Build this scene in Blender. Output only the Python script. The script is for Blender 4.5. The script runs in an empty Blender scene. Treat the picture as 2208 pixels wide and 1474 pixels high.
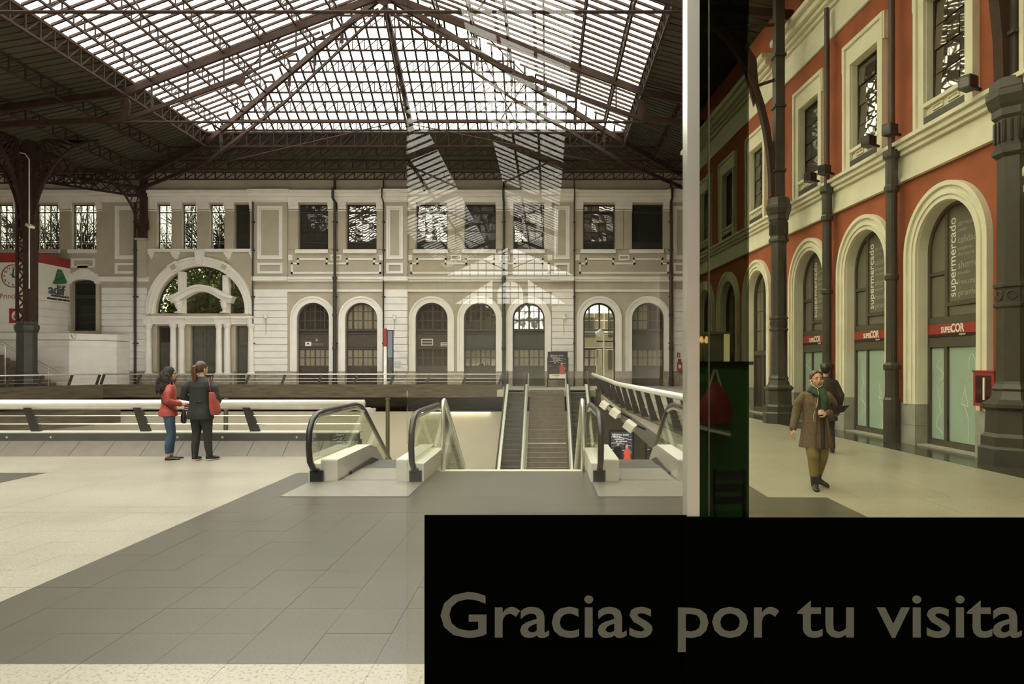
import bpy, bmesh, math, random
from mathutils import Vector, Matrix
from mathutils.geometry import tessellate_polygon
random.seed(7)
PI = math.pi
scene = bpy.context.scene
col = scene.collection
# ------------------------------------------------------------------ camera
F, PX, PY, EYE = 1500.0, 1180.0, 784.0, 1.75      # focal length in pixels, principal point, eye height
cam = bpy.data.cameras.new('camera')
cam.sensor_width = 36.0
cam.lens = F / 2208 * 36
cam.shift_x = (1104 - PX) / 2208
cam.shift_y = (PY - 737) / 2208
cam.clip_start = 0.05
cam.clip_end = 400
camo = bpy.data.objects.new('camera', cam)
camo.location = (0, 0, EYE)
camo.rotation_euler = (PI / 2, 0, 0)
col.objects.link(camo)
scene.camera = camo
# ------------------------------------------------------------------ sky and exposure
SKY = 8.6
w = bpy.data.worlds.new('overcast_sky')
scene.world = w
w.use_nodes = True
nt = w.node_tree
bg = nt.nodes['Background']
tc = nt.nodes.new('ShaderNodeTexCoord')
nz = nt.nodes.new('ShaderNodeTexNoise'); nz.inputs['Scale'].default_value = 2.2; nz.inputs['Detail'].default_value = 4
rp = nt.nodes.new('ShaderNodeValToRGB')
rp.color_ramp.elements[0].color = (0.86, 0.84, 0.76, 1); rp.color_ramp.elements[1].color = (1.0, 0.985, 0.92, 1)
rp.color_ramp.elements[0].position = 0.35; rp.color_ramp.elements[1].position = 0.65
nt.links.new(tc.outputs['Generated'], nz.inputs['Vector'])
nt.links.new(nz.outputs['Fac'], rp.inputs['Fac'])
nt.links.new(rp.outputs['Color'], bg.inputs['Color'])
bg.inputs['Strength'].default_value = SKY
vs = scene.view_settings
vs.view_transform = 'Standard'; vs.look = 'None'; vs.gamma = 1.0; vs.use_curve_mapping = False
vs.exposure = 0.0
scene.cycles.use_denoising = True
scene.cycles.max_bounces = 8
scene.cycles.diffuse_bounces = 5
scene.cycles.transparent_max_bounces = 16
scene.cycles.sample_clamp_indirect = 8.0

# ------------------------------------------------------------------ materials
MATS = {}
def M(name, c, rough=0.6, metal=0.0, var=0.10, scale=3.0, bump=0.0, bscale=30.0, stretch=None, spec=0.5, emit=None, estr=0.0):
    if name in MATS: return MATS[name]
    m = bpy.data.materials.new(name); m.use_nodes = True
    t = m.node_tree; b = t.nodes['Principled BSDF']
    b.inputs['Roughness'].default_value = rough
    b.inputs['Metallic'].default_value = metal
    b.inputs['Specular IOR Level'].default_value = spec
    co = t.nodes.new('ShaderNodeTexCoord'); mp = t.nodes.new('ShaderNodeMapping')
    if stretch: mp.inputs['Scale'].default_value = stretch
    t.links.new(co.outputs['Object'], mp.inputs['Vector'])
    n = t.nodes.new('ShaderNodeTexNoise'); n.inputs['Scale'].default_value = scale; n.inputs['Detail'].default_value = 5
    t.links.new(mp.outputs['Vector'], n.inputs['Vector'])
    r = t.nodes.new('ShaderNodeValToRGB')
    r.color_ramp.elements[0].position = 0.3; r.color_ramp.elements[1].position = 0.7
    r.color_ramp.elements[0].color = tuple(max(0, x * (1 - var)) for x in c) + (1,)
    r.color_ramp.elements[1].color = tuple(min(1, x * (1 + var)) for x in c) + (1,)
    t.links.new(n.outputs['Fac'], r.inputs['Fac'])
    t.links.new(r.outputs['Color'], b.inputs['Base Color'])
    if bump:
        n2 = t.nodes.new('ShaderNodeTexNoise'); n2.inputs['Scale'].default_value = bscale; n2.inputs['Detail'].default_value = 3
        t.links.new(mp.outputs['Vector'], n2.inputs['Vector'])
        bp = t.nodes.new('ShaderNodeBump'); bp.inputs['Strength'].default_value = bump; bp.inputs['Distance'].default_value = 0.02
        t.links.new(n2.outputs['Fac'], bp.inputs['Height']); t.links.new(bp.outputs['Normal'], b.inputs['Normal'])
    if emit:
        b.inputs['Emission Color'].default_value = emit + (1,); b.inputs['Emission Strength'].default_value = estr
    MATS[name] = m
    return m
def glass(name, tint, base=0.04, edge=0.5, rough=0.0, gcol=(1, 1, 1)):
    m = bpy.data.materials.new(name); m.use_nodes = True
    t = m.node_tree; t.nodes.remove(t.nodes['Principled BSDF'])
    out = t.nodes['Material Output']
    tr = t.nodes.new('ShaderNodeBsdfTransparent'); tr.inputs['Color'].default_value = tint + (1,)
    gl = t.nodes.new('ShaderNodeBsdfGlossy'); gl.inputs['Roughness'].default_value = rough; gl.inputs['Color'].default_value = gcol + (1,)
    lw = t.nodes.new('ShaderNodeLayerWeight'); lw.inputs['Blend'].default_value = 0.5
    p = t.nodes.new('ShaderNodeMath'); p.operation = 'POWER'; p.inputs[1].default_value = 4
    ma = t.nodes.new('ShaderNodeMath'); ma.operation = 'MULTIPLY_ADD'; ma.inputs[1].default_value = edge; ma.inputs[2].default_value = base
    t.links.new(lw.outputs['Facing'], p.inputs[0]); t.links.new(p.outputs[0], ma.inputs[0])
    mx = t.nodes.new('ShaderNodeMixShader')
    t.links.new(ma.outputs[0], mx.inputs['Fac']); t.links.new(tr.outputs[0], mx.inputs[1]); t.links.new(gl.outputs[0], mx.inputs[2])
    t.links.new(mx.outputs[0], out.inputs['Surface'])
    MATS[name] = m
    return m
def mirrorpane(name, c, refl, bump=0.12, bscale=1.6):
    """dark window pane: dull backing colour seen through a reflecting, slightly wavy sheet"""
    m = bpy.data.materials.new(name); m.use_nodes = True
    t = m.node_tree; b = t.nodes['Principled BSDF']
    b.inputs['Base Color'].default_value = c + (1,); b.inputs['Roughness'].default_value = 0.5; b.inputs['Specular IOR Level'].default_value = 0.1
    gl = t.nodes.new('ShaderNodeBsdfGlossy'); gl.inputs['Roughness'].default_value = 0.02; gl.inputs['Color'].default_value = (1, 0.97, 0.9, 1)
    co = t.nodes.new('ShaderNodeTexCoord')
    n = t.nodes.new('ShaderNodeTexNoise'); n.inputs['Scale'].default_value = bscale; n.inputs['Detail'].default_value = 1
    bp = t.nodes.new('ShaderNodeBump'); bp.inputs['Strength'].default_value = bump; bp.inputs['Distance'].default_value = 0.05
    t.links.new(co.outputs['Object'], n.inputs['Vector']); t.links.new(n.outputs['Fac'], bp.inputs['Height']); t.links.new(bp.outputs['Normal'], gl.inputs['Normal'])
    mx = t.nodes.new('ShaderNodeMixShader'); mx.inputs['Fac'].default_value = refl
    t.links.new(b.outputs[0], mx.inputs[1]); t.links.new(gl.outputs[0], mx.inputs[2])
    t.links.new(mx.outputs[0], t.nodes['Material Output'].inputs['Surface'])
    MATS[name] = m
    return m
def terrazzo(name, c, speck, amount=0.5, rough=0.32, sc=42.0):
    m = bpy.data.materials.new(name); m.use_nodes = True
    t = m.node_tree; b = t.nodes['Principled BSDF']
    co = t.nodes.new('ShaderNodeTexCoord')
    oi = t.nodes.new('ShaderNodeNewGeometry')
    n = t.nodes.new('ShaderNodeTexNoise'); n.inputs['Scale'].default_value = sc; n.inputs['Detail'].default_value = 2; n.inputs['Roughness'].default_value = 0.7
    t.links.new(oi.outputs['Position'], n.inputs['Vector'])
    r = t.nodes.new('ShaderNodeValToRGB'); r.color_ramp.elements[0].position = 0.36; r.color_ramp.elements[1].position = 0.46
    r.color_ramp.elements[0].color = speck + (1,); r.color_ramp.elements[1].color = c + (1,)
    t.links.new(n.outputs['Fac'], r.inputs['Fac'])
    n2 = t.nodes.new('ShaderNodeTexNoise'); n2.inputs['Scale'].default_value = 0.7; n2.inputs['Detail'].default_value = 5
    t.links.new(oi.outputs['Position'], n2.inputs['Vector'])
    mx = t.nodes.new('ShaderNodeMix'); mx.data_type = 'RGBA'; mx.blend_type = 'MULTIPLY'
    r2 = t.nodes.new('ShaderNodeValToRGB'); r2.color_ramp.elements[0].color = (0.8, 0.79, 0.75, 1); r2.color_ramp.elements[1].color = (1, 1, 1, 1)
    r2.color_ramp.elements[0].position = 0.3; r2.color_ramp.elements[1].position = 0.65
    t.links.new(n2.outputs['Fac'], r2.inputs['Fac'])
    mx.inputs['Factor'].default_value = 1.0
    t.links.new(r.outputs['Color'], mx.inputs['A']); t.links.new(r2.outputs['Color'], mx.inputs['B'])
    t.links.new(mx.outputs['Result'], b.inputs['Base Color'])
    b.inputs['Roughness'].default_value = rough
    MATS[name] = m
    return m

white = M('white_plaster', (0.82, 0.79, 0.73), 0.8, var=0.05, scale=1.5, bump=0.05)
taupe = M('taupe_plaster', (0.46, 0.41, 0.315), 0.85, var=0.07, scale=1.2, bump=0.08)
beige = M('beige_plaster', (0.56, 0.50, 0.39), 0.85, var=0.08, scale=1.0, bump=0.08)
stone = M('grey_plinth_stone', (0.36, 0.32, 0.26), 0.8, var=0.2, scale=5, bump=0.2)
bluestone = M('blue_grey_stone', (0.30, 0.29, 0.25), 0.75, var=0.15, scale=4, bump=0.2)
redwall = M('red_render', (0.315, 0.084, 0.034), 0.85, var=0.16, scale=1.3, bump=0.08)
cream = M('cream_trim', (0.70, 0.665, 0.53), 0.75, var=0.07, scale=2.0, bump=0.05)
creampit = M('cream_panel', (0.74, 0.69, 0.55), 0.6, var=0.05, scale=0.7)
iron = M('brown_painted_iron', (0.050, 0.028, 0.020), 0.7, var=0.25, scale=2.5, spec=0.25)
ironlight = iron
castiron = M('dark_grey_cast_iron', (0.045, 0.043, 0.034), 0.42, var=0.2, scale=3.0)
pipe = M('black_iron_pipe', (0.035, 0.031, 0.024), 0.5)
deck = M('corrugated_roof_sheet', (0.072, 0.062, 0.042), 0.75, var=0.3, scale=1.5, bump=0.5, bscale=3.0, stretch=(0.3, 6, 0.3))
concrete = M('brown_board_concrete', (0.095, 0.075, 0.045), 0.85, var=0.4, scale=3.0, bump=0.5, bscale=9.0, stretch=(0.35, 0.35, 4.0))
kerbst = M('kerb_stone', (0.145, 0.13, 0.098), 0.55, var=0.1, scale=6.0, bump=0.05)
steel = M('brushed_steel', (0.78, 0.76, 0.69), 0.32, 0.85, var=0.05, scale=4.0)
whitesteel = M('pale_satin_metal', (0.80, 0.78, 0.70), 0.35, 0.3, var=0.05, scale=4.0)
darksteel = M('dark_steel_fin', (0.045, 0.04, 0.03), 0.5, 0.2, var=0.15)
bandsteel = M('grey_painted_band', (0.085, 0.09, 0.075), 0.5, 0.2, var=0.12, scale=2.0)
rubber = M('black_handrail_rubber', (0.022, 0.020, 0.016), 0.3, var=0.1)
treadst = M('stair_tread_stone', (0.165, 0.135, 0.094), 0.7, var=0.15, scale=4.0)
riserst = treadst
nosing = M('pale_nosing', (0.62, 0.56, 0.42), 0.5, var=0.05)
escstep = M('escalator_step_metal', (0.11, 0.105, 0.085), 0.45, 0.5, var=0.15, scale=3.0, bump=0.3, bscale=60, stretch=(12, 0.2, 0.2))
fl_light = terrazzo('cream_terrazzo', (0.365, 0.34, 0.275), (0.21, 0.19, 0.145))
fl_dark = terrazzo('dark_terrazzo', (0.088, 0.082, 0.062), (0.058, 0.053, 0.04), rough=0.3, sc=55.0)
joint = M('dark_joint', (0.10, 0.09, 0.07), 0.9)
grout = white
plate = M('steel_floor_plate', (0.25, 0.235, 0.19), 0.45, 0.5, var=0.08, scale=6.0, bump=0.1, bscale=120)
doorpaint = M('olive_grey_door_paint', (0.105, 0.098, 0.072), 0.5, var=0.12)
doorbrown = M('brown_door_paint', (0.070, 0.050, 0.034), 0.5, var=0.12)
doorgreen = M('grey_green_door_paint', (0.065, 0.066, 0.050), 0.5, var=0.12)
winframe = M('dark_window_frame', (0.030, 0.028, 0.022), 0.5)
shopframe = M('grey_brown_shop_frame', (0.072, 0.067, 0.050), 0.45, var=0.08)
shopfilm = M('grey_window_film', (0.135, 0.128, 0.098), 0.3, var=0.06)
frost = M('frosted_green_glass', (0.33, 0.43, 0.36), 0.25, var=0.10, scale=0.8)
frostpink = frost
frostline = M('pale_etched_line', (0.62, 0.68, 0.58), 0.4)
redpaint = M('red_sign_paint', (0.31, 0.034, 0.026), 0.4, var=0.05)
redmull = shopframe
signwhite = M('white_sign_face', (0.80, 0.78, 0.70), 0.5, var=0.02)
black = M('black_vinyl', (0.0012, 0.0012, 0.0009), 0.9, var=0.0, spec=0.0)
blackpl = M('black_plastic', (0.012, 0.012, 0.011), 0.5, var=0.1)
lettergrey = M('grey_vinyl_letter', (0.105, 0.102, 0.082), 0.6, var=0.0, spec=0.1)
textwhite = M('white_print', (0.78, 0.76, 0.68), 0.5, var=0.0)
textgrey = M('grey_print', (0.33, 0.32, 0.26), 0.5, var=0.0)
textblack = M('black_print', (0.02, 0.02, 0.02), 0.5, var=0.0)
textred = M('red_print', (0.36, 0.04, 0.03), 0.5, var=0.0)
logogreen = M('green_logo', (0.030, 0.15, 0.055), 0.4, var=0.2, scale=2)
lampwhite = M('white_lamp_housing', (0.80, 0.76, 0.62), 0.5, var=0.04)
alum = M('aluminium_profile', (0.72, 0.71, 0.64), 0.30, 0.9, var=0.12, scale=3.0, stretch=(1, 1, 1.2))
g_roof = glass('roof_glass', (0.90, 0.90, 0.88), 0.03, 0.3)
g_door = glass('door_glass', (0.95, 0.95, 0.92), 0.027, 0.5)
g_side = glass('olive_tinted_glass', (0.93, 0.925, 0.80), 0.012, 0.4)
g_dark = glass('smoked_glass', (0.29, 0.30, 0.23), 0.006, 0.3)
g_bal = glass('balustrade_glass', (0.90, 0.93, 0.85), 0.05, 0.4)
g_clear = glass('window_glass', (0.80, 0.82, 0.74), 0.05, 0.4)
p_bright = mirrorpane('reflecting_pane', (0.022, 0.020, 0.016), 0.34, bump=0.05)
p_dim = mirrorpane('dim_pane', (0.040, 0.036, 0.028), 0.035)
p_curtain = mirrorpane('curtained_pane', (0.27, 0.24, 0.165), 0.03)
p_dark = mirrorpane('black_pane', (0.020, 0.018, 0.015), 0.02)
g_lun = glass('dusty_lunette_glass', (0.42, 0.43, 0.34), 0.05, 0.3)
g_upper = glass('dusty_upper_glass', (0.42, 0.42, 0.37), 0.05, 0.3)
g_arch = glass('dusty_doorway_glass', (0.55, 0.55, 0.48), 0.05, 0.3)

# ------------------------------------------------------------------ mesh helpers
W = {}
class MB:
    def __init__(s, xf=None): s.v = []; s.f = []; s.xf = xf
    def add(s, vs_, fs):
        o = len(s.v)
        for p in vs_:
            p = Vector(p)
            s.v.append(s.xf @ p if s.xf else p)
        for f in fs: s.f.append(tuple(i + o for i in f))
        return s
    def box(s, x0, x1, y0, y1, z0, z1):
        if x0 > x1: x0, x1 = x1, x0
        if y0 > y1: y0, y1 = y1, y0
        if z0 > z1: z0, z1 = z1, z0
        return s.add([(x0,y0,z0),(x1,y0,z0),(x1,y1,z0),(x0,y1,z0),(x0,y0,z1),(x1,y0,z1),(x1,y1,z1),(x0,y1,z1)],
              [(0,3,2,1),(4,5,6,7),(0,1,5,4),(1,2,6,5),(2,3,7,6),(3,0,4,7)])
    def bar(s, a, b, w, h=None, up=(0,0,1)):
        a = Vector(a); b = Vector(b); h = h or w
        d = (b - a).normalized(); up = Vector(up)
        if abs(d.dot(up)) > 0.98: up = Vector((0,1,0))
        sx = d.cross(up).normalized() * (w/2); sy = sx.cross(d).normalized() * (h/2)
        pts = []
        for p in (a, b):
            pts += [p - sx - sy, p + sx - sy, p + sx + sy, p - sx + sy]
        return s.add(pts, [(3,2,1,0),(4,5,6,7),(0,1,5,4),(1,2,6,5),(2,3,7,6),(3,0,4,7)])
    def tube(s, path, r, n=8, caps=True):
        path = [Vector(p) for p in path]; m = len(path)
        rs = r if isinstance(r, (list, tuple)) else [r]*m
        ring = []; pts = []
        prev = None
        for i, p in enumerate(path):
            d = (path[min(i+1, m-1)] - path[max(i-1, 0)]).normalized()
            if prev is None:
                up = Vector((0,0,1)) if abs(d.z) < 0.9 else Vector((1,0,0))
                sx = d.cross(up).normalized()
            else:
                sx = (prev - d * prev.dot(d)).normalized()
            prev = sx
            sy = d.cross(sx)
            rr = rs[i]; rx, ry = rr if isinstance(rr, (tuple, list)) else (rr, rr)
            for k in range(n):
                a = 2*PI*k/n
                pts.append(p + sx*(math.cos(a)*rx) + sy*(math.sin(a)*ry))
        fs = []
        for i in range(m-1):
            for k in range(n):
                a, b = i*n+k, i*n+(k+1) % n
                fs.append((a, b, b+n, a+n))
        if caps: fs.append(tuple(range(n-1, -1, -1))); fs.append(tuple(range((m-1)*n, m*n)))
        return s.add(pts, fs)
    def lathe(s, c, prof, n=16, sx=1.0, sy=1.0, rot=0.0):
        pts = []; fs = []; m = len(prof)
        for r, z in prof:
            for k in range(n):
                a = 2*PI*k/n + rot
                pts.append((c[0]+r*sx*math.cos(a), c[1]+r*sy*math.sin(a), c[2]+z))
        for i in range(m-1):
            for k in range(n):
                a, b = i*n+k, i*n+(k+1) % n
                fs.append((a, b, b+n, a+n))
        fs.append(tuple(range(n-1, -1, -1))); fs.append(tuple(range((m-1)*n, m*n)))
        return s.add(pts, fs)
    def prism(s, poly, fn, d0, d1):
        """poly: 2-D outline; fn(a, b, d) gives the 3-D point; extruded from d0 to d1"""
        n = len(poly)
        pts = [fn(a, b, d0) for a, b in poly] + [fn(a, b, d1) for a, b in poly]
        return s.add(pts, [tuple(range(n)), tuple(range(2*n-1, n-1, -1))] + [(i, i+n, (i+1) % n+n, (i+1) % n) for i in range(n)])
    def strip(s, outer, inner, fn, d0, d1, closed=False):
        """band between two outlines with equal point counts"""
        n = len(outer)
        pts = [fn(a, b, d) for d in (d0, d1) for lo in (outer, inner) for a, b in lo]
        fs = []
        rng = range(n) if closed else range(n-1)
        for i in rng:
            j = (i+1) % n
            fs += [(i, j, n+j, n+i), (2*n+i, 3*n+i, 3*n+j, 2*n+j), (i, 2*n+i, 2*n+j, j), (n+i, n+j, 3*n+j, 3*n+i)]
        if not closed:
            fs += [(0, n, 3*n, 2*n), (n-1, 3*n-1, 4*n-1, 2*n-1)]
        return s.add(pts, fs)
    def holed(s, outer, holes, fn, d0, d1):
        loops = [outer] + holes
        flat = [p for l in loops for p in l]
        tris = tessellate_polygon([[Vector((a, b, 0)) for a, b in l] for l in loops])
        n = len(flat)
        pts = [fn(a, b, d0) for a, b in flat] + [fn(a, b, d1) for a, b in flat]
        fs = [tuple(t) for t in tris] + [tuple(i+n for i in reversed(t)) for t in tris]
        o = 0
        for l in loops:
            k = len(l)
            for i in range(k):
                a, b = o+i, o+(i+1) % k
                fs.append((a, b, b+n, a+n))
            o += k
        return s.add(pts, fs)
    def lattice(s, a, b, depth, chord, web, step, down=(0,0,-1), style='N'):
        a = Vector(a); b = Vector(b); L = (b-a).length
        dn = Vector(down).normalized()*depth
        s.bar(a, b, chord, chord); s.bar(a+dn, b+dn, chord, chord)
        k = max(1, int(round(L/step)))
        for i in range(k):
            p = a.lerp(b, i/k); q = a.lerp(b, (i+1)/k)
            if style == 'X': s.bar(p, q+dn, web); s.bar(p+dn, q, web)
            elif style == 'V':
                mid = (p+q)/2; s.bar(p, mid+dn, web); s.bar(mid+dn, q, web)
            else:
                s.bar(p, p+dn, web*1.3); s.bar(p+dn, q, web)
        return s
    def mesh(s, off=Vector((0,0,0)), name='mesh', fix=True):
        me = bpy.data.meshes.new(name)
        me.from_pydata([tuple(v - off) for v in s.v], [], s.f)
        if fix:
            bm = bmesh.new(); bm.from_mesh(me); bmesh.ops.recalc_face_normals(bm, faces=bm.faces[:]); bm.to_mesh(me); bm.free()
        return me
    def build(s, name, mat, parent=None, loc=None, smooth=False, mod=None):
        if parent is not None: off = W[parent]
        else:
            if loc is None:
                xs = [v.x for v in s.v]; ys = [v.y for v in s.v]
                loc = ((min(xs)+max(xs))/2, (min(ys)+max(ys))/2, min(v.z for v in s.v))
            off = Vector(loc)
        me = s.mesh(off, name)
        return link(name, me, mat, parent, off, smooth, mod)
def link(name, me, mat, parent, off, smooth=False, mod=None):
    o = bpy.data.objects.new(name, me)
    me.materials.append(mat)
    if smooth:
        for p in me.polygons: p.use_smooth = True
    col.objects.link(o)
    if parent is not None: o.parent = parent
    else: o.location = off
    W[o] = Vector(off)
    return o
def remeshed(mb, voxel, smooth_it=4):
    """one continuous surface out of overlapping shapes"""
    me = mb.mesh()
    o = bpy.data.objects.new('tmp', me); col.objects.link(o)
    r = o.modifiers.new('r', 'REMESH'); r.mode = 'VOXEL'; r.voxel_size = voxel
    sm = o.modifiers.new('s', 'SMOOTH'); sm.factor = 0.5; sm.iterations = smooth_it
    dg = bpy.context.evaluated_depsgraph_get(); dg.update()
    out = bpy.data.meshes.new_from_object(o.evaluated_get(dg))
    bpy.data.objects.remove(o); bpy.data.meshes.remove(me)
    for p in out.polygons: p.use_smooth = True
    return out
def tag(o, label, cat=None, group=None, kind=None):
    if label: o['label'] = label
    if cat: o['category'] = cat
    if group: o['group'] = group
    if kind: o['kind'] = kind
    return o
def thing(name, label, cat, loc, group=None, kind=None):
    o = bpy.data.objects.new(name, None); o.empty_display_size = 0.1
    col.objects.link(o); o.location = loc; W[o] = Vector(loc)
    return tag(o, label, cat, group, kind)
def struct(name, label, loc=None, mb=None, mat=None):
    if mb is None:
        o = thing(name, label, None, loc)
    else:
        o = mb.build(name, mat, None, loc); o['label'] = label
    o['kind'] = 'structure'
    return o
def inst(name, me, parent, at):
    o = bpy.data.objects.new(name, me); col.objects.link(o)
    o.parent = parent; o.location = Vector(at) - W[parent]; W[o] = W[parent]
    return o
def text(body, size, mat, name, parent, mw, align='LEFT', extrude=0.002, xs=1.0, bold=0.0, loc=None):
    cu = bpy.data.curves.new('t', 'FONT'); cu.body = body; cu.size = size; cu.align_x = align; cu.extrude = extrude; cu.offset = bold
    cu.resolution_u = 3
    o = bpy.data.objects.new('t', cu); col.objects.link(o)
    dg = bpy.context.evaluated_depsgraph_get(); dg.update()
    me = bpy.data.meshes.new_from_object(o.evaluated_get(dg))
    bpy.data.objects.remove(o); bpy.data.curves.remove(cu)
    off = W[parent] if parent is not None else Vector(loc)
    me.transform(Matrix.Diagonal((xs, 1, 1, 1))); me.transform(mw); me.transform(Matrix.Translation(-off))
    me.materials.clear()
    return link(name, me, mat, parent, off)
def facing_cam(p, rotz=0.0):
    """text matrix: upright, read from -Y"""
    return Matrix.Translation(p) @ Matrix.Rotation(rotz, 4, 'Z') @ Matrix.Rotation(PI/2, 4, 'X')
def clip_poly(poly, clip):
    """Sutherland-Hodgman, clip convex and counter-clockwise"""
    out = poly
    for i in range(len(clip)):
        a, b = clip[i], clip[(i+1) % len(clip)]
        def side(p): return (b[0]-a[0])*(p[1]-a[1]) - (b[1]-a[1])*(p[0]-a[0])
        src, out = out, []
        for j in range(len(src)):
            p, q = src[j-1], src[j]
            sp, sq = side(p), side(q)
            if (sp >= 0) != (sq >= 0):
                t = sp/(sp-sq); out.append((p[0]+(q[0]-p[0])*t, p[1]+(q[1]-p[1])*t))
            if sq >= 0: out.append(q)
        if not out: return []
    return out
def archpts(cx, r, spring, bottom, n=20):
    return [(cx-r, bottom)] + [(cx - r*math.cos(PI*k/n), spring + r*math.sin(PI*k/n)) for k in range(n+1)] + [(cx+r, bottom)]
# ================================================================== STRUCTURE
FZ = 0.38                      # level of the far concourse
LOW = -4.3                     # level of the lower hall
BW = 42.7                      # plane of the back facade
SC = F / BW
def bx(p): return (p - PX) / SC
def bz(p): return EYE + (PY - p) / SC
def fnB(a, b, d): return (a, BW - d, b)
# ---- floor: bed, then paving pieces laid on it
mb = MB()
mb.box(-37, 14, -82, 11.40, -0.5, -0.014)
mb.box(-37, -3.66, 11.40, 13.15, -0.5, -0.014)
mb.prism([(2.62, 11.40), (14, 11.40), (14, 27), (2.86, 27)], lambda a, b, d: (a, b, d), -0.45, -0.014)
floor = struct('floor', 'terrazzo concourse floor of cream paving crossed by dark grey bands', (0, 5, -0.014), mb, joint)
def slab(x0, x1, y0, y1, mat, g=0.0025, z1=0.0):
    return MB().box(x0+g, x1-g, y0+g, y1-g, -0.0135, z1).build('paving_slab', mat, floor)
tw, td = 0.43, 0.46
tl = MB().box(-tw/2+.001, tw/2-.001, -td/2+.001, td/2-.001, -0.0135, 0).mesh(name='tile_light'); tl.materials.append(fl_light)
tdk = MB().box(-tw/2+.001, tw/2-.001, -td/2+.001, td/2-.001, -0.0135, 0).mesh(name='tile_dark'); tdk.materials.append(fl_dark)
for i in range(-6, 9):
    for j in range(-2, 9):
        cx, cy = -4.02 + tw*(i+.5), 4.06 + td*(j+.5)
        inst('floor_tile', tdk if (i >= 0 and j >= 0) else tl, floor, (cx, cy, random.uniform(-.0006, .0006)))
y8 = 4.06 + td*9
for i in range(18):
    for j in range(2):
        cx, cy = -4.02 + tw*(i+.5) - 0.06*(i/18), y8 + td*(j+.5)
        inst('floor_tile', tdk, floor, (cx, cy, random.uniform(-.0005, .0005)))
yA = y8 + 2*td                                     # 9.12
slab(-0.15, 3.66, 4.06, y8, fl_dark)
slab(-4.02, 2.9, yA, 11.17, fl_dark); slab(-3.64, 2.62, 11.17, 11.40, fl_dark)
for a, b in ((-37, -8.04), (-8.04, -6.6)):
    slab(a, b, 3.14, 8.5, fl_dark if a < -9 else fl_light); slab(a, b, 8.5, 11.17, fl_dark if a < -9 else fl_light)
slab(-6.6, -4.02, y8, 8.5, fl_light); slab(-6.6, -4.02, 8.5, 11.17, fl_light)
slab(-37, -4.02, 11.17, 13.15, fl_light); slab(-4.02, -3.66, 11.17, 13.15, fl_light)
slab(-37, -6.6, -82, 3.14, fl_light); slab(-6.6, 14, -82, 3.14, fl_light); slab(-0.15, 14, 3.14, 4.06, fl_light)
for k in range(4):
    slab(3.66 + 1.2*k, 3.66 + 1.2*(k+1), 4.06, yA, fl_light)
for k in range(5):
    slab(2.9 + 1.2*k, 2.9 + 1.2*(k+1), yA, 15.0, fl_light); slab(3.4 + 1.1*k, 3.4 + 1.1*(k+1), 15.0, 27, fl_light)
slab(8.46, 14, 4.06, yA, fl_dark); slab(8.9, 14, yA, 27, fl_light)
mb = MB().prism([(2.64, 11.40), (2.9, 11.40), (2.9, 15.0), (3.4, 15.0), (3.4, 27), (2.88, 27)], lambda a, b, d: (a, b, d), -0.0135, 0)
mb.build('paving_slab', fl_light, floor)
# ---- far concourse (a ramp joins it on the right) and lower hall
mb = MB().box(-37, 2.45, 38.15, 44, 0.05, FZ).box(2.45, 14, 36.0, 44, 0.05, FZ).box(-2.6, 2.45, 36.0, 38.15, 0.05, FZ)
mb.prism([(27, 0.0), (36.0, FZ), (36.0, 0.05), (27, -0.35)], lambda a, b, d: (d, a, b), 2.6, 14)
mb.prism([(-37, 13.2), (-31.5, 13.2), (-31.5, 24), (-26.4, 33.0), (-24.4, 38.15), (-37, 38.15)], lambda a, b, d: (a, b, d), 0.05, FZ)
struct('floor_far_side', 'grey paved concourse on the far side of the open pit', (0, 40, 0.05), mb, M('far_paving', (0.40, 0.37, 0.29), 0.4, var=0.1))
struct('floor_lower', 'pale floor of the lower hall in the pit', (0, 26, LOW-.2), MB().box(-37, 14, 9, 44, LOW-.2, LOW), M('lower_floor', (0.55, 0.50, 0.38), 0.4))
# ---- back facade with real openings
UPW = [(-20, 33), (76, 129), (155, 208), (338, 370), (392, 425), (452, 484), (506, 539),
       (644, 707.5), (747, 812), (898, 965), (1002, 1069), (1107, 1173.5), (1257.6, 1326), (1363, 1430)]
ARC = [675.7, 779.5, 931, 1035, 1140, 1292, 1397]
RO, RI, SPR = 48.5/SC, 34.5/SC, bz(687)
holes = []
def rect(x0, x1, z0, z1): return [(x0, z0), (x1, z0), (x1, z1), (x0, z1)]
for a, b in UPW: holes.append(rect(bx(a), bx(b), bz(537), bz(440)))
for c in ARC: holes.append(archpts(bx(c), RI, SPR, FZ + .01))
PC = bx(433)
LR = 97/SC
holes.append(archpts(PC, LR, bz(671), bz(676), 28))
PD = [(339, 370), (411, 468.5), (508, 540)]
for a, b in PD: holes.append(rect(bx(a), bx(b), FZ+.01, bz(702)))
dk = [(bx(155), bz(713)), (bx(209), bz(713)), (bx(209), bz(609))] + [(bx(182) + 27/SC*math.cos(t*PI/8), bz(609) + 6/SC*math.sin(t*PI/8)) for t in range(1, 8)] + [(bx(155), bz(609))]
holes.append(dk)
mb = MB().holed(rect(-37, 14, LOW, 14.4), holes, fnB, 0, -0.45)
wall = struct('wall_back', 'taupe and white station facade with arched doors and a portal', (0, BW, LOW), mb, taupe)
def wpart(name, mat, mb_, parent=None): return mb_.build(name, mat, parent or wall)
def frame4(mb_, x0, x1, z0, z1, t, d0, d1, fn=fnB):
    return mb_.strip([(x0, z0), (x1, z0), (x1, z1), (x0, z1)], [(x0+t, z0+t), (x1-t, z0+t), (x1-t, z1-t), (x0+t, z1-t)], fn, d0, d1, True)
def pbox(mb_, p0, p1, q0, q1, d0, d1): return mb_.box(bx(p0), bx(p1), BW-d0, BW-d1, bz(q0), bz(q1))
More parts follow.
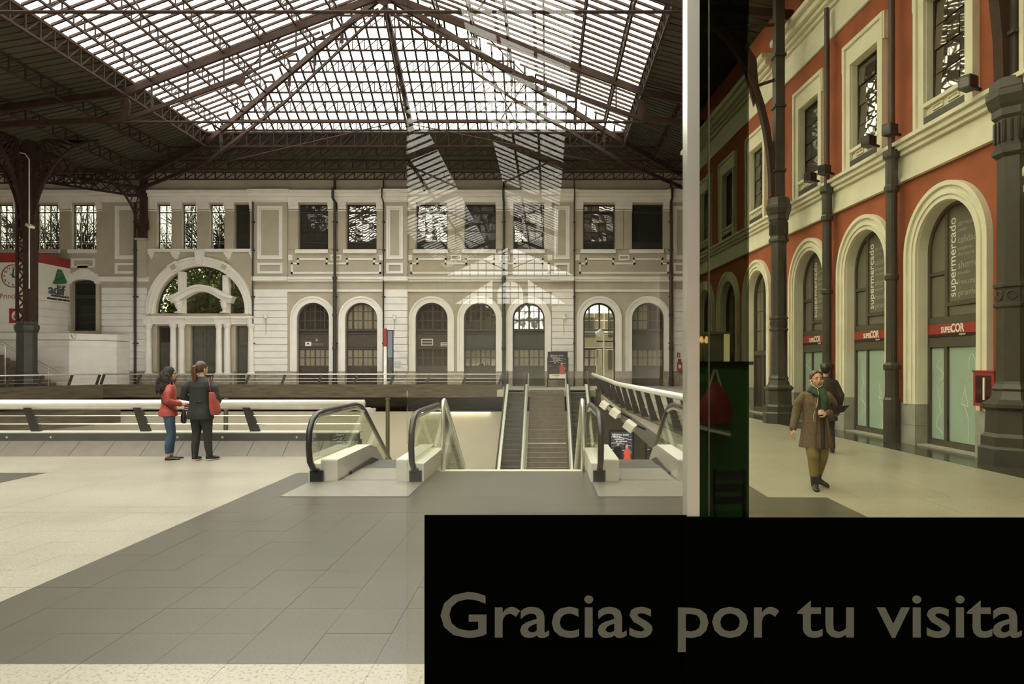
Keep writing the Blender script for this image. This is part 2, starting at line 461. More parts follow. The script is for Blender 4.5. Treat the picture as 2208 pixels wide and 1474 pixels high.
wpart('frieze', beige, pbox(MB(), -119, 1630, 384, 414, 0, 0.03))
PIL = [(549, 621), (829, 880), (1190, 1238), (1446, 1500)]
for q0, q1, d in ((413, 419, .46), (419, 426, .34), (426, 437, .2)):
    wpart('cornice', white, pbox(MB(), -119, 1630, q0, q1, 0, d))
for a, b in PIL:
    for q0, q1, d, e in ((412, 419, .60, 8), (419, 427, .46, 4), (427, 435, .32, 1)):
        wpart('cornice_break', white, pbox(MB(), a-e, b+e, q0, q1, d-.16, d))
for a, b in PIL + [(236, 321)]:
    wpart('pilaster', taupe, pbox(MB(), a, b, 437, 597, 0, .10))
    i0, i1 = (a+8, b-10) if b-a > 60 else (a+5, b-10)
    if a == 236: i0, i1 = 251, 304
    m_ = MB(); frame4(m_, bx(i0), bx(i1), bz(559), bz(445), 5/SC, .10, .17); wpart('panel_moulding', white, m_)
    m_ = MB(); frame4(m_, bx(i0+5.5), bx(i1-5.5), bz(553.5), bz(450.5), 2.5/SC, .10, .14); wpart('panel_moulding', white, m_)
    m_ = MB(); frame4(m_, bx(i0), bx(i1), bz(590), bz(567), 5/SC, .10, .17); wpart('panel_moulding', white, m_)
# white capitals and shafts beside the upper windows
CAPS = [(129, 155), (208, 220), (319, 338), (370, 392), (425, 452), (484, 506), (539, 548), (33, 76),
        (623, 644), (707.5, 729), (726, 747), (812, 829), (881, 898), (965, 983), (984, 1002), (1069, 1087), (1089, 1107), (1173.5, 1190),
        (1240, 1257.6), (1326, 1345), (1344, 1363), (1430, 1445)]
for i, (a, b) in enumerate(CAPS):
    wpart('capital', white, pbox(pbox(pbox(MB(), a, b, 437, 445, 0, .17), a, b, 445, 451, 0, .11), a, b, 453, 455.5, 0, .10))
    wpart('pier_shaft', taupe, pbox(MB(), a+1, b-1, 455.5, 537, 0, .07))
for a, b in UPW:
    if 330 < a < 545: continue
    wpart('window_sill', white, pbox(MB(), a-6, b+1, 538, 546, 0, .16)); 
wpart('sill_band', white, pbox(MB(), 320, 547, 537, 543.5, 0, .16))
for a, b, h in ((321, 333, 15), (370, 389, 16), (484, 502, 16), (538, 547, 14)):
    wpart('corbel', white, pbox(pbox(pbox(MB(), a, b, 543, 549, 0, .12), a+3, b-3, 549, 554, 0, .10), a+6, b-5, 554, 543+h, 0, .08))
# stepped relief mouldings and small boxes under the windows
def relief(cs, x0, x1):
    pts = [(x0, 568)]
    hw = 30
    for i, c in enumerate(cs):
        a = c - hw; b = c + hw
        if i == 0: a = x0 + 13
        if i == len(cs)-1: b = x1 - 13
        pts += [(a, 568), (a, 558.5), (b, 558.5), (b, 568)]
    pts += [(x1, 568), (x1, 588), (x0, 588)]
    m_ = MB(); n = len(pts)
    for i in range(n):
        (a, b), (c, d) = pts[i], pts[(i+1) % n]
        m_.box(bx(min(a, c)-2), bx(max(a, c)+2), BW, BW-.06, bz(max(b, d)+2), bz(min(b, d)-2))
    wpart('relief_moulding', white, m_)
relief([675, 779], 630, 820); relief([931, 1035, 1140], 887, 1183); relief([1292, 1397], 1251, 1440)
for c in (724, 983, 1088, 1345):
    m_ = MB(); frame4(m_, bx(c-11), bx(c+12), bz(561), bz(549), 3/SC, 0, .05); wpart('relief_box', white, m_)
for a, b in ((622, 631), (818, 829), (881, 889), (1181, 1190), (1241, 1250), (1438, 1446)):
    wpart('relief_box', white, pbox(MB(), a, b, 549, 561, 0, .05))
# storey cornice and string course
for a, b in ((548, 1630),):
    wpart('string_course', white, pbox(pbox(MB(), a, b, 597, 602, 0, .22), a, b, 602, 607, 0, .13)); wpart('string_course', white, pbox(MB(), a, b, 624, 629, 0, .10))
wpart('string_course', white, pbox(pbox(MB(), 212, 322, 597, 602, 0, .26), 212, 322, 602, 607, 0, .16))
for a, b in PIL: wpart('string_break', white, pbox(MB(), a-2, b+2, 597, 606, .13, .32))
# rusticated white courses
def courses(a, b, q0, q1, n, d0, d1):
    h = (q1-q0)/n
    for k in range(n):
        wpart('course_block', white, pbox(MB(), a, b, q0+h*k+.9, q0+h*(k+1)-.3, d0, d1))
    pbox(MB(), a+.5, b-.5, q0, q1, d0-.01, d0+.012).build('course_joint', grout, wall)
courses(549, 621, 626, 800, 12, .0, .12); courses(829, 880, 626, 800, 12, .0, .12); courses(1190, 1238, 629, 800, 12, .0, .12); courses(1446, 1630, 629, 800, 12, .0, .12)
courses(222, 319, 620, 800, 13, .0, .12)
# arched surrounds
for c in ARC:
    X = bx(c)
    wpart('arch_surround', white, MB().strip(archpts(X, RO, SPR, bz(800), 24), archpts(X, RI, SPR, bz(800), 24), fnB, 0, .10))
    wpart('arch_moulding', white, MB().strip(archpts(X, RO, SPR, bz(800), 24), archpts(X, RO-.12, SPR, bz(800), 24), fnB, .10, .15))
# plinth stones
edges = [(215, 338), (370, 411), (468.5, 508), (540, 641), (710, 745), (814, 896.5), (965.5, 1000.5), (1069.5, 1105.5), (1174.5, 1257.5), (1326.5, 1362.5), (1431.5, 1630)]
for a, b in edges:
    n = max(1, int(round((b-a)/32)))
    for k in range(n):
        wpart('plinth_stone', stone, MB().box(bx(a+(b-a)*k/n)+.004, bx(a+(b-a)*(k+1)/n)-.004, BW, BW-.14, FZ, bz(800)))
# ---- upper windows of the facade
def grid_panes(parent, x0, x1, z0, z1, nx, nz, mat, fn, d0, d1, g=.03, clip=None, tilt=0.0):

    for i in range(nx):
        for k in range(nz):
            a0, a1 = x0+(x1-x0)*i/nx+g/2, x0+(x1-x0)*(i+1)/nx-g/2
            b0, b1 = z0+(z1-z0)*k/nz+g/2, z0+(z1-z0)*(k+1)/nz-g/2
            if tilt:
                yw = tilt[1]+random.uniform(-.02, .02); tl_ = tilt[0]+random.uniform(-.02, .02)
                pane(parent, rect(a0, a1, b0, b1), mat, lambda a, b, d: fn(a, b, d - (b-b1)*tl_ + (a-a1 if yw < 0 else a-a0)*yw), d0, d1, clip); continue
            pane(parent, rect(a0, a1, b0, b1), mat, fn, d0, d1, clip)
def pane(parent, poly, mat, fn, d0, d1, clip=None, xf=None):
    if clip: poly = clip_poly(poly, clip)
    if len(poly) < 3: return
    MB(xf).prism(poly, fn, d0, d1).build('pane', mat, parent)
WN = [0]
def new_window(label, loc):
    WN[0] += 1
    return struct('window_%d' % WN[0], label, loc)
wmat = {0: g_upper, 1: g_upper, 2: g_upper, 3: g_upper, 4: g_upper, 5: g_upper, 6: p_dim, 7: p_dim, 8: p_bright, 9: p_bright, 10: p_dim, 11: p_bright, 12: p_bright, 13: p_dark}
for i, (a, b) in enumerate(UPW):
    x0, x1 = bx(a), bx(b)
    w_ = new_window('dark gridded upper window in the pale back facade', ((x0+x1)/2, BW, bz(537)))
    w_['group'] = 'upper facade windows'
    nx = 2 if b-a < 40 else 4
    if i > 5: MB().box(x0, x1, BW+.30, BW+.36, bz(537), bz(440)).build('window_frame', winframe, w_)
    else:
        m_ = MB()
        for k in range(1, nx): m_.box(x0+(x1-x0)*k/nx-.02, x0+(x1-x0)*k/nx+.02, BW+.26, BW+.34, bz(537), bz(440))
        for q in (480, 500): m_.box(x0, x1, BW+.26, BW+.34, bz(q)-.02, bz(q)+.02)
        m_.build('glazing_bars', winframe, w_)
    m_ = MB(); frame4(m_, x0, x1, bz(537), bz(440), .06, -.30, -.25); m_.box(x0, x1, BW+.30, BW+.24, bz(458), bz(455)); m_.box(x0, x1, BW+.30, BW+.24, bz(523), bz(520.5))
    m_.build('frame_moulding', winframe, w_)
    nx = 2 if b-a < 40 else 4
    grid_panes(w_, x0+.06, x1-.06, bz(519.5), bz(459), nx, 3, wmat[i], fnB, -.29, -.28, tilt=((.05, .08, .04, .07)[i % 4], -.04 if i < 7 else (.02 if i < 11 else .09)))
    grid_panes(w_, x0+.06, x1-.06, bz(454), bz(442), nx, 1, wmat[i], fnB, -.29, -.28, tilt=(.04, -.04 if i < 7 else (.02 if i < 11 else .08)))
    grid_panes(w_, x0+.06, x1-.06, bz(535), bz(524), nx, 1, g_dark if i < 6 else p_dim, fnB, -.30, -.288)
# ---- arched doors
DN = [0]
def new_door(label, loc):
    DN[0] += 1
    return struct('door_%d' % DN[0], label, loc)
COLS = [(.035, .17), (.225, .345), (.365, .485), (.535, .655), (.675, .795), (.845, .965)]
dlab = ['brown arched double door with a small white plate on its frieze', 'brown arched double door beside the red-topped totem', 'brown arched double door with white notices stuck inside',
        'grey-green arched double door behind the end of the far railing', 'grey-green arched double door at the head of the stairs', 'arched glass doorway open to the street outside', 'grey-green arched double door beside the small wall extinguisher']
fanm = [p_dim, p_curtain, p_dim, p_bright, p_bright, g_arch, p_curtain]
leafm = [p_curtain, p_curtain, p_dim, p_bright, p_curtain, p_bright, p_curtain]
for i, c in enumerate(ARC):
    X = bx(c); fm = doorbrown if i < 3 else doorgreen
    d_ = new_door(dlab[i], (X, BW, FZ))
    full = archpts(X, RI, SPR, FZ + .01, 24)
    x0, w0 = X - RI, 2*RI
    inner = list(reversed(archpts(X, RI-.09, SPR, bz(708), 24)))
    if i != 5:
        MB().prism(full, fnB, -.36, -.30).build('door_leaf', fm, d_)
    else:
        MB().strip(full, archpts(X, RI-.10, SPR, FZ+.01, 24), fnB, -.36, -.24).build('door_frame', fm, d_)
        MB().box(x0, x0+w0*.42, BW+.30, BW+.36, FZ+.01, bz(750)).build('door_leaf', doorbrown, d_)
    m_ = MB().strip(full, archpts(X, RI-.07, SPR, FZ+.01, 24), fnB, -.30, -.24)
    for f in ((.52, .05), (.20, .04), (.82, .04)):
        zt = SPR + math.sqrt(max(0, RI**2 - (w0*(f[0]-.5))**2)) - .03
        m_.box(x0+w0*(f[0]-.5*f[1])-.02, x0+w0*(f[0]+.5*f[1]), BW+.30, BW+.25, bz(709), zt)
    m_.build('fanlight_frame', fm, d_)
    m_ = MB().box(x0, x0+w0, BW+.30, BW+.16, bz(713), bz(709)).box(x0, x0+w0, BW+.30, BW+.22, bz(719), bz(717))
    m_.box(x0, x0+w0, BW+.30, BW+.20, bz(752), bz(749)); m_.build('transom', fm, d_)
    if i != 5:
        MB().box(x0+.05, x0+w0-.05, BW+.30, BW+.27, bz(748), bz(720)).build('frieze_panel', fm, d_)
    for a, b in COLS:
        a0, a1 = x0+w0*a, x0+w0*b
        for q0, q1 in ((708, 691), (689, 672), (670, 650)):
            pane(d_, rect(a0, a1, bz(q0), bz(q1)), fanm[i] if not (i == 6 and a > .5) else p_dim, fnB, -.30, -.292, inner)
        if i == 5 and a > .4: continue
        for q0, q1 in ((788, 772), (770, 754)):
            pane(d_, rect(a0, a1, bz(q0), bz(q1)), leafm[i], fnB, -.30, -.292)
        if i == 5: continue
    if i != 5:
        for a, b in ((.03, .19), (.22, .49), (.53, .80), (.84, .97)):
            for q0, q1 in ((808, 792), (830, 811)):
                m_ = MB(); frame4(m_, x0+w0*a, x0+w0*b, bz(q0), bz(q1), .03, -.30, -.275); m_.build('door_panel', fm, d_)
    else:
        m_ = MB().box(X+.18, X+.24, BW+.30, BW+.24, FZ+.01, bz(750)).box(X-.15, X+RI, BW+.30, BW+.25, bz(737), bz(734)); m_.build('glazing_post', winframe, d_)
        pane(d_, rect(X-.14, X+.17, FZ+.05, bz(753)), g_arch, fnB, -.30, -.292); pane(d_, rect(X+.25, X+RI-.12, FZ+.05, bz(753)), g_arch, fnB, -.30, -.292)
        pane(d_, rect(X-RI+.1, X+RI-.1, bz(748), bz(720)), g_arch, fnB, -.30, -.292)
    if i == 0:
        MB().box(bx(655), bx(668), BW+.27, BW+.25, bz(745.5), bz(736.5)).build('name_plate', signwhite, d_)
        MB().prism([(bx(658), bz(742)), (bx(664.5), bz(742)), (bx(661.5), bz(737.5))], fnB, -.25, -.24).build('plate_mark', textblack, d_)
        MB().prism([(bx(676), bz(735)), (bx(683.5), bz(735)), (bx(680), bz(727.5))], fnB, -.27, -.26).build('frieze_mark', textgrey, d_)
        text('ADMINISTRADOR DE\nINFRAESTRUCTURAS', .075, textgrey, 'frieze_lettering', d_, facing_cam((bx(670), BW+.265, bz(741.5))))
    if i == 2:
        for a, b, q0, q1 in ((907, 932, 744, 730), (949, 965, 746, 738)):
            m_ = MB(); frame4(m_, bx(a), bx(b), bz(q0), bz(q1), .04, -.27, -.25); m_.box(bx(a), bx(b), BW+.27, BW+.25, bz((q0+q1)/2)-.02, bz((q0+q1)/2)+.02)
            m_.build('notice', signwhite, d_)
# ---- portal
pm = MB().strip(archpts(PC, 114/SC, bz(668), bz(678), 36), archpts(PC, LR, bz(671), bz(678), 36), fnB, 0, .16)
wpart('portal_arch', white, pm)
wpart('portal_arch_moulding', white, MB().strip(archpts(PC, 114/SC, bz(668), bz(678), 36), archpts(PC, 109/SC, bz(668.5), bz(678), 36), fnB, .16, .26))
wpart('portal_arch_moulding', white, MB().strip(archpts(PC, 104/SC, bz(669.5), bz(678), 36), archpts(PC, 101/SC, bz(670), bz(678), 36), fnB, .16, .21))
wpart('keystone', white, MB().prism([(bx(429), bz(572)), (bx(441), bz(572)), (bx(445), bz(541)), (bx(426), bz(541))], fnB, .1, .42))
for s in (-1, 1):
    a0 = PI/2 + s*math.radians(25); a1 = PI/2 + s*math.radians(36)
    def pp(a, r): return (PC + r*math.cos(a), bz(669) + r*math.sin(a))
    wpart('voussoir', white, MB().prism([pp(a0, 98/SC), pp(a1, 98/SC), pp(a1, 117/SC), pp(a0, 117/SC)], fnB, .1, .30))
    wpart('voussoir_panel', taupe, MB().prism([pp(a0+s*.04, 102/SC), pp(a1-s*.04, 102/SC), pp(a1-s*.04, 112/SC), pp(a0+s*.04, 112/SC)], fnB, .30, .31))
wpart('entablature', white, pbox(pbox(pbox(MB(), 317, 549, 682, 687, 0, .34), 319, 547, 687, 693, 0, .22), 319, 547, 693, 699, 0, .16))
for a, b in ((369, 403), (468, 502), (317, 332), (540, 549)):
    wpart('entablature_break', white, pbox(pbox(MB(), a-2, b+2, 682, 687, .3, .52), a, b, 687, 699, .1, .42))
wpart('lunette_sill', taupe, pbox(MB(), 319, 547, 676, 682, 0, .20))
for cpx in (325, 378, 396, 476, 494, 545):
    X = bx(cpx); prof = [(.24, 0), (.24, .12), (.20, .16), (.205, .3), (.20, 1.2), (.175, 2.6), (.175, 2.72), (.20, 2.74), (.21, 2.8), (.24, 2.84), (.24, 2.96)]
    zb = bz(808); hh = bz(699) - zb
    wpart('portal_column', white, MB().lathe((X, BW-.24, zb), [(r*.93, z*hh/2.96) for r, z in prof], 16))
    wpart('column_pedestal', stone, MB().box(X-.25, X+.25, BW, BW-.5, FZ, zb))
# portal doors
for i, (a, b) in enumerate(PD):
    x0, x1 = bx(a), bx(b)
    d_ = new_door(['narrow olive side door of the portal, its upper light dark', 'tall olive double door with carved panels in the portal', 'narrow olive side door of the portal, its upper light bright'][i], ((x0+x1)/2, BW, FZ))
    MB().box(x0, x1, BW+.30, BW+.36, FZ+.01, bz(702)).build('door_leaf', doorpaint, d_)
    m_ = MB(); frame4(m_, x0, x1, FZ+.01, bz(702), .05, -.30, -.22); m_.build('door_frame', doorpaint, d_)
    rows = [(808, 785), (783, 758), (756, 733), (731, 707)] if i == 1 else [(826, 806), (803, 782), (779, 757), (754, 742)]
    cols_ = ((x0+.08, (x0+x1)/2-.03), ((x0+x1)/2+.03, x1-.08)) if i == 1 else ((x0+.10, x1-.10),)
    for ca, cb in cols_:
        for q0, q1 in rows + ([(830, 811)] if i == 1 else []):
            m_ = MB(); frame4(m_, ca, cb, bz(q0), bz(q1), .035, -.30, -.275)
            w_, h_ = (cb-ca), bz(q1)-bz(q0); cx, cz = (ca+cb)/2, (bz(q0)+bz(q1))/2
            ov = [(cx + .30*w_*math.copysign(abs(math.cos(t*PI/8))**.45, math.cos(t*PI/8)), cz + .30*h_*math.copysign(abs(math.sin(t*PI/8))**.45, math.sin(t*PI/8))) for t in range(16)]
            iv = [(cx+(p-cx)*.84, cz+(q-cz)*.84) for p, q in ov]
            m_.strip(ov, iv, fnB, -.30, -.265, True)
            m_.build('door_panel', doorpaint, d_)
    if i == 1: MB().box((x0+x1)/2-.02, (x0+x1)/2+.02, BW+.30, BW+.26, FZ+.01, bz(704)).build('meeting_stile', doorpaint, d_)
    else: grid_panes(d_, x0+.06, x1-.06, bz(738), bz(705), 2, 1, p_bright if i == 2 else p_dim, fnB, -.30, -.29)
# lunette window with piers, hood and urns
lw_ = new_window('half-round lunette over the portal with trees seen through it', (PC, BW, bz(676)))
zb, R0 = bz(676), LR - .02
clipL = list(reversed(archpts(PC, R0, bz(671), zb, 28)))
for k in range(-8, 9):
    a0, a1 = PC + (k-.5)*.73, PC + (k+.5)*.73
    for j in range(5):
        pane(lw_, rect(a0+.02, a1-.02, zb+.72*j+.02, zb+.72*(j+1)-.02), g_lun, fnB, -.32, -.312, clipL)
m_ = MB()
for k in range(-8, 9):
    a = PC + (k+.5)*.73
    if abs(a-PC) < R0: m_.box(a-.02, a+.02, BW+.30, BW+.34, zb, bz(671)+math.sqrt(R0**2-(a-PC)**2))
for j in range(1, 5):
    z = zb + .72*j; hw = math.sqrt(max(.01, R0**2-max(0, z-bz(671))**2)); m_.box(PC-hw, PC+hw, BW+.30, BW+.34, z-.02, z+.02)
m_.strip(archpts(PC, LR, bz(671), zb, 28), archpts(PC, LR-.08, bz(671), zb, 28), fnB, -.36, -.26)
m_.build('glazing_bars', winframe, lw_)
for a, b in ((384, 397), (480, 493)):
    zt = bz(671) + math.sqrt(LR**2 - (max(abs(bx(a)-PC), abs(bx(b)-PC)))**2)
    wpart('lunette_pier', white, MB().box(bx(a), bx(b), BW+.30, BW-.02, bz(676), zt+.05))
def hoodz(t): return bz(640) + (25/SC)*max(0, math.cos(t*PI/2))**1.6 if abs(t) < 1 else bz(640)
hp = [(-1.02 + 2.04*k/32) for k in range(33)]
wpart('portal_hood', white, MB().strip([(bx(439)+t*70/SC, hoodz(t)) for t in hp], [(bx(439)+t*66/SC, hoodz(t)-5/SC) for t in hp], fnB, -.1, .55))
wpart('portal_hood_band', white, MB().strip([(bx(439)+t*66/SC, hoodz(t)-5/SC) for t in hp], [(bx(439)+t*62/SC, hoodz(t)-14/SC) for t in hp], fnB, -.1, .40))
for cpx in (389, 487):
    wpart('urn', white, MB().lathe((bx(cpx), BW-.2, bz(675)), [(.26, 0), (.26, .06), (.10, .1), (.07, .2), (.16, .3), (.22, .5), (.22, .66), (.27, .68), (.27, .75), (.2, .76)], 16))
# dark window beside the lettered block
w_ = new_window('tall black shuttered window under a stepped white head', (bx(182), BW, bz(713)))
MB().prism(dk, fnB, -.36, -.30).build('window_frame', winframe, w_)
grid_panes(w_, bx(157), bx(207), bz(635), bz(610), 4, 2, p_dark, fnB, -.30, -.29)
MB().box(bx(156), bx(208), BW+.30, BW+.24, bz(640), bz(637)).build('transom', winframe, w_)
grid_panes(w_, bx(157), bx(207), bz(712), bz(642), 1, 4, p_dark, fnB, -.30, -.29)
hd = [(151, 609), (155, 609), (168, 603.5), (182, 602), (196, 603.5), (209, 609), (213, 609), (213, 590), (204, 590), (204, 586), (197, 586), (197, 582.5), (191, 582.5), (191, 579), (174, 579), (174, 582.5), (167, 582.5), (167, 586), (160, 586), (160, 590), (151, 590)]
wpart('window_head', white, MB().prism([(bx(a), bz(b)) for a, b in hd], fnB, 0, .14))
m_ = MB(); frame4(m_, bx(155), bx(205), bz(577), bz(557), .11, 0, .07); m_.box(bx(168), bx(191), BW, BW-.07, bz(577), bz(570)); wpart('panel_moulding', white, m_)
for a, b in ((148, 155), (209, 217)):
    wpart('window_jamb', taupe, pbox(MB(), a, b, 713, 612, 0, .12)); wpart('window_capital', white, pbox(MB(), a-1, b+1, 612, 606, 0, .2))
# projecting white block on the left (sign face, red band, courses)
BX1, BY0 = -29.35, 40.1
def zq(py, Y): return EYE + (PY - py)*Y/F
blk = struct('wall_block_left', 'projecting white rusticated block with red coping and lettered faces', (-33, 41.4, FZ),
             MB().box(-37, BX1, BY0, BW, FZ, zq(566, BY0)), white)
MB().box(-37, BX1+.06, BY0-.06, BW, zq(566, BY0), zq(545, BY0)).build('red_coping', redpaint, blk)
MB().box(-37, BX1+.10, BY0-.10, BW, zq(646, BY0), zq(566, BY0)).build('sign_face', signwhite, blk)
zt, n = zq(647, BY0), 11
for k in range(n):
    h = (zt-FZ)/n
    MB().box(-37, BX1+.04, BY0-.04, BW, FZ+h*k+.025, FZ+h*(k+1)-.01).build('course_block', white, blk)
pblk = struct('wall_block_low', 'low white rusticated block below the black window', (-28.5, 41.5, FZ),
             MB().prism([(-37, BW), (-37, 39.4), (-27.05, 39.4), (-25.6, 41.3), (-25.6, BW)], lambda a, b, d: (a, b, d), FZ, 2.9), grout)
zt, n = zq(718, 39.4), 8
for k in range(n):
    h = (zt-FZ)/n
    for nm, poly in (('course_block', [(-37, BW), (-37, 39.36), (-27.05, 39.36), (-27.05, BW)]), ('course_block', [(-27.05, BW), (-27.05, 39.36), (-25.56, 41.3), (-25.56, BW)])):
        MB().prism(poly, lambda a, b, d: (a, b, d), FZ+h*k+.025, FZ+h*(k+1)-.008).build(nm, white, pblk)
# ---- pit: concrete beams, cream wall, dark recesses
def beam(name, label, pts, z0, z1, t, mat):
    m_ = MB()
    for (a, b) in zip(pts[:-1], pts[1:]):
        d = Vector((b[0]-a[0], b[1]-a[1])).normalized(); nrm = Vector((-d.y, d.x))*t
        za0, za1 = (a[2], a[3]) if len(a) > 2 else (z0, z1)
        zb0, zb1 = (b[2], b[3]) if len(b) > 2 else (z0, z1)
        m_.add([(a[0], a[1], za0), (b[0], b[1], zb0), (b[0]+nrm.x, b[1]+nrm.y, zb0), (a[0]+nrm.x, a[1]+nrm.y, za0),
                (a[0], a[1], za1), (b[0], b[1], zb1), (b[0]+nrm.x, b[1]+nrm.y, zb1), (a[0]+nrm.x, a[1]+nrm.y, za1)],
               [(0,3,2,1),(4,5,6,7),(0,1,5,4),(1,2,6,5),(2,3,7,6),(3,0,4,7)])
    return struct(name, label, (pts[0][0], pts[0][1], z0), m_, mat)
beam('trim_1', 'board-marked brown concrete beam along the far edge of the pit', [(-2.45, 37.9), (-24.2, 37.9)], -.08, .62, -.35, concrete)
beam('trim_2', 'board-marked brown concrete beam along the left edge of the pit', [(-24.2, 37.9), (-26.1, 33.2), (-31.2, 24.0), (-31.2, 13.3)], -.10, .62, -.35, concrete)
beam('trim_3', 'board-marked brown concrete beam under the right balustrade', [(3.40, 14.0, -.42, .05), (2.86, 27.0, -.42, .05), (2.50, 36.2, -.10, .46)], -.42, .46, -.35, concrete)
wedge = MB().prism([(-24.0, 29.0), (-22.2, 36.2), (-26.5, 37.7), (-31, 24)], lambda a, b, d: (a, b, d), -1.30, -.55)
struct('trim_4', 'deep brown concrete slab edge below the left side of the pit', (-25, 33, -1.3), wedge, concrete)
struct('wall_pit_back', 'cream panelled back wall of the lower hall', (-15, 39.8, LOW), MB().box(-37, 2.45, 39.8, 40.2, LOW, -.98), creampit)
struct('wall_pit_recess', 'deep concrete recess above the cream wall of the lower hall', (-15, 42.3, LOW), MB().box(-37, 2.45, 42.2, 42.5, LOW, .05), concrete)
struct('wall_pit_right', 'dark grey panelled wall of the lower hall behind the screens', (6, 36.6, LOW), MB().box(2.5, 14, 36.6, 36.9, LOW, .05), M('pit_panel', (0.20, 0.187, 0.142), 0.7, var=0.1))
# ---- other walls that close the hall
struct('wall_left', 'plain beige wall closing the hall on the left', (-37.2, 0, LOW), MB().box(-37.4, -37, -82, 44, LOW, 13.4), beige)
struct('wall_far_right', 'plain wall behind the end of the red building', (14.2, 20, LOW), MB().box(14, 14.4, -82, 44, LOW, 13.4), beige)
# ---- red building on the right
TH = math.atan(0.0583)
RM = Matrix.Translation((8.85, 0, 0)) @ Matrix.Rotation(TH, 4, 'Z')
def fnR(a, b, d): return (-d, a, b)
def RP(u, d, z): return RM @ Vector((-d, u, z))
UC = [10.9, 14.0, 17.15, 20.3, 24.55, 27.75, 30.95]
AO, AI, ASP = 1.33, 0.97, 4.07
rh = [archpts(u, AI, ASP, 0.01, 22) for u in UC] + [rect(u-.66, u+.66, 7.2, 9.38) for u in UC]
wr = struct('wall_right', 'red rendered building with cream trim and arched shop windows', RP(18, 0, 0), MB(RM).holed(rect(-82, 33.6, -0.45, 13.3), rh, fnR, 0, -.55), redwall)
struct('wall_right_end', 'end return of the red building', RP(33.5, -2, 0), MB(RM).box(.5, 6.5, 33.2, 33.6, -.45, 13.3), redwall)
def rpart(name, mat, mb_, parent=None): return mb_.build(name, mat, parent or wr)
def rbox(u0, u1, z0, z1, d0, d1): return MB(RM).box(-d0, -d1, u0, u1, z0, z1)
for seg in ((-10, 22.2), (22.9, 33.6)):
    a, b = seg
    for z0, z1, d in ((5.78, 5.86, .10), (5.86, 6.36, .05), (6.36, 6.46, .13), (6.46, 6.58, .20), (6.58, 6.66, .27)):
        rpart('storey_cornice', cream, rbox(a, b, z0, z1, 0, d))
    for z0, z1, d in ((10.58, 11.35, .06), (11.35, 11.47, .14), (11.47, 11.6, .24), (11.6, 11.8, .36), (11.8, 11.96, .48)):
        rpart('top_cornice', cream, rbox(a, b, z0, z1, 0, d))
rpart('corner_pier', redwall, rbox(22.2, 22.9, 0, 12.6, 0, .12))
for i, u in enumerate(UC):
    rpart('arch_surround', cream, MB(RM).strip(archpts(u, AO, ASP, .88, 28), archpts(u, AI, ASP, .88, 28), fnR, 0, .08))
    rpart('arch_moulding', cream, MB(RM).strip(archpts(u, AO, ASP, .88, 28), archpts(u, AO-.09, ASP, .88, 28), fnR, .08, .13))
    rpart('arch_moulding', cream, MB(RM).strip(archpts(u, AI+.16, ASP, .88, 28), archpts(u, AI+.10, ASP, .88, 28), fnR, .08, .11))
    rpart('arch_reveal', cream, MB(RM).strip(archpts(u, AI+.01, ASP, .88, 28), archpts(u, AI-.015, ASP, .88, 28), fnR, -.25, .02))
    # upper window surround
    m_ = MB(RM).strip([(u-.96, 6.66), (u-.96, 9.94), (u+.96, 9.94), (u+.96, 6.66)], [(u-.66, 6.66), (u-.66, 9.38), (u+.66, 9.38), (u+.66, 6.66)], fnR, 0, .09)
    m_.strip([(u-.96, 6.66), (u-.96, 9.94), (u+.96, 9.94), (u+.96, 6.66)], [(u-.86, 6.66), (u-.86, 9.84), (u+.86, 9.84), (u+.86, 6.66)], fnR, .09, .14)
    rpart('window_surround', cream, m_)
    rpart('window_reveal', cream, MB(RM).strip([(u-.672, 7.19), (u-.672, 9.39), (u+.672, 9.39), (u+.672, 7.19)], [(u-.64, 7.19), (u-.64, 9.36), (u+.64, 9.36), (u+.64, 7.19)], fnR, -.155, .03))
    rpart('window_ear', cream, rbox(u-1.02, u-.96, 9.3, 9.94, 0, .12)); rpart('window_ear', cream, rbox(u+.96, u+1.02, 9.3, 9.94, 0, .12))
    rpart('window_apron', cream, rbox(u-.66, u+.66, 6.66, 7.2, -.3, .02)); rpart('window_sill', cream, rbox(u-.70, u+.70, 7.12, 7.2, 0, .10))
    m_ = MB(RM)
    for s in (-.42, .08): frame4(m_, u+s, u+s+.34, 6.98, 7.09, .025, .02, .05, fnR)
    rpart('apron_panel', cream, m_); rpart('apron_board', castiron, rbox(u-.66, u+.66, 6.74, 6.92, .02, .07))
    w_ = new_window('tall upper window in cream surround of the red building', RP(u, 0, 7.2)); w_['group'] = 'upper windows of the red building'
    MB(RM).box(.22, .16, u-.66, u+.66, 7.2, 9.38).build('window_frame', winframe, w_)
    m_ = MB(RM); frame4(m_, u-.66, u+.66, 7.2, 9.38, .07, -.16, -.11, fnR); m_.build('frame_moulding', winframe, w_)
    for a in range(3):
        for b in range(4):
            pane(w_, rect(u-.58+.387*a+.01, u-.58+.387*(a+1)-.01, 7.28+.505*b+.01, 7.28+.505*(b+1)-.01), p_bright if i not in (3, 5) else p_dim, (lambda q0, q1, tl_, yw: (lambda a_, b_, d_: fnR(a_, b_, d_-(b_-q1)*tl_+(a_-q0)*yw)))(u-.58+.387*a, 7.28+.505*(b+1), .05+random.uniform(-.03, .03), random.uniform(.0, .05)), -.155, -.145, xf=RM)
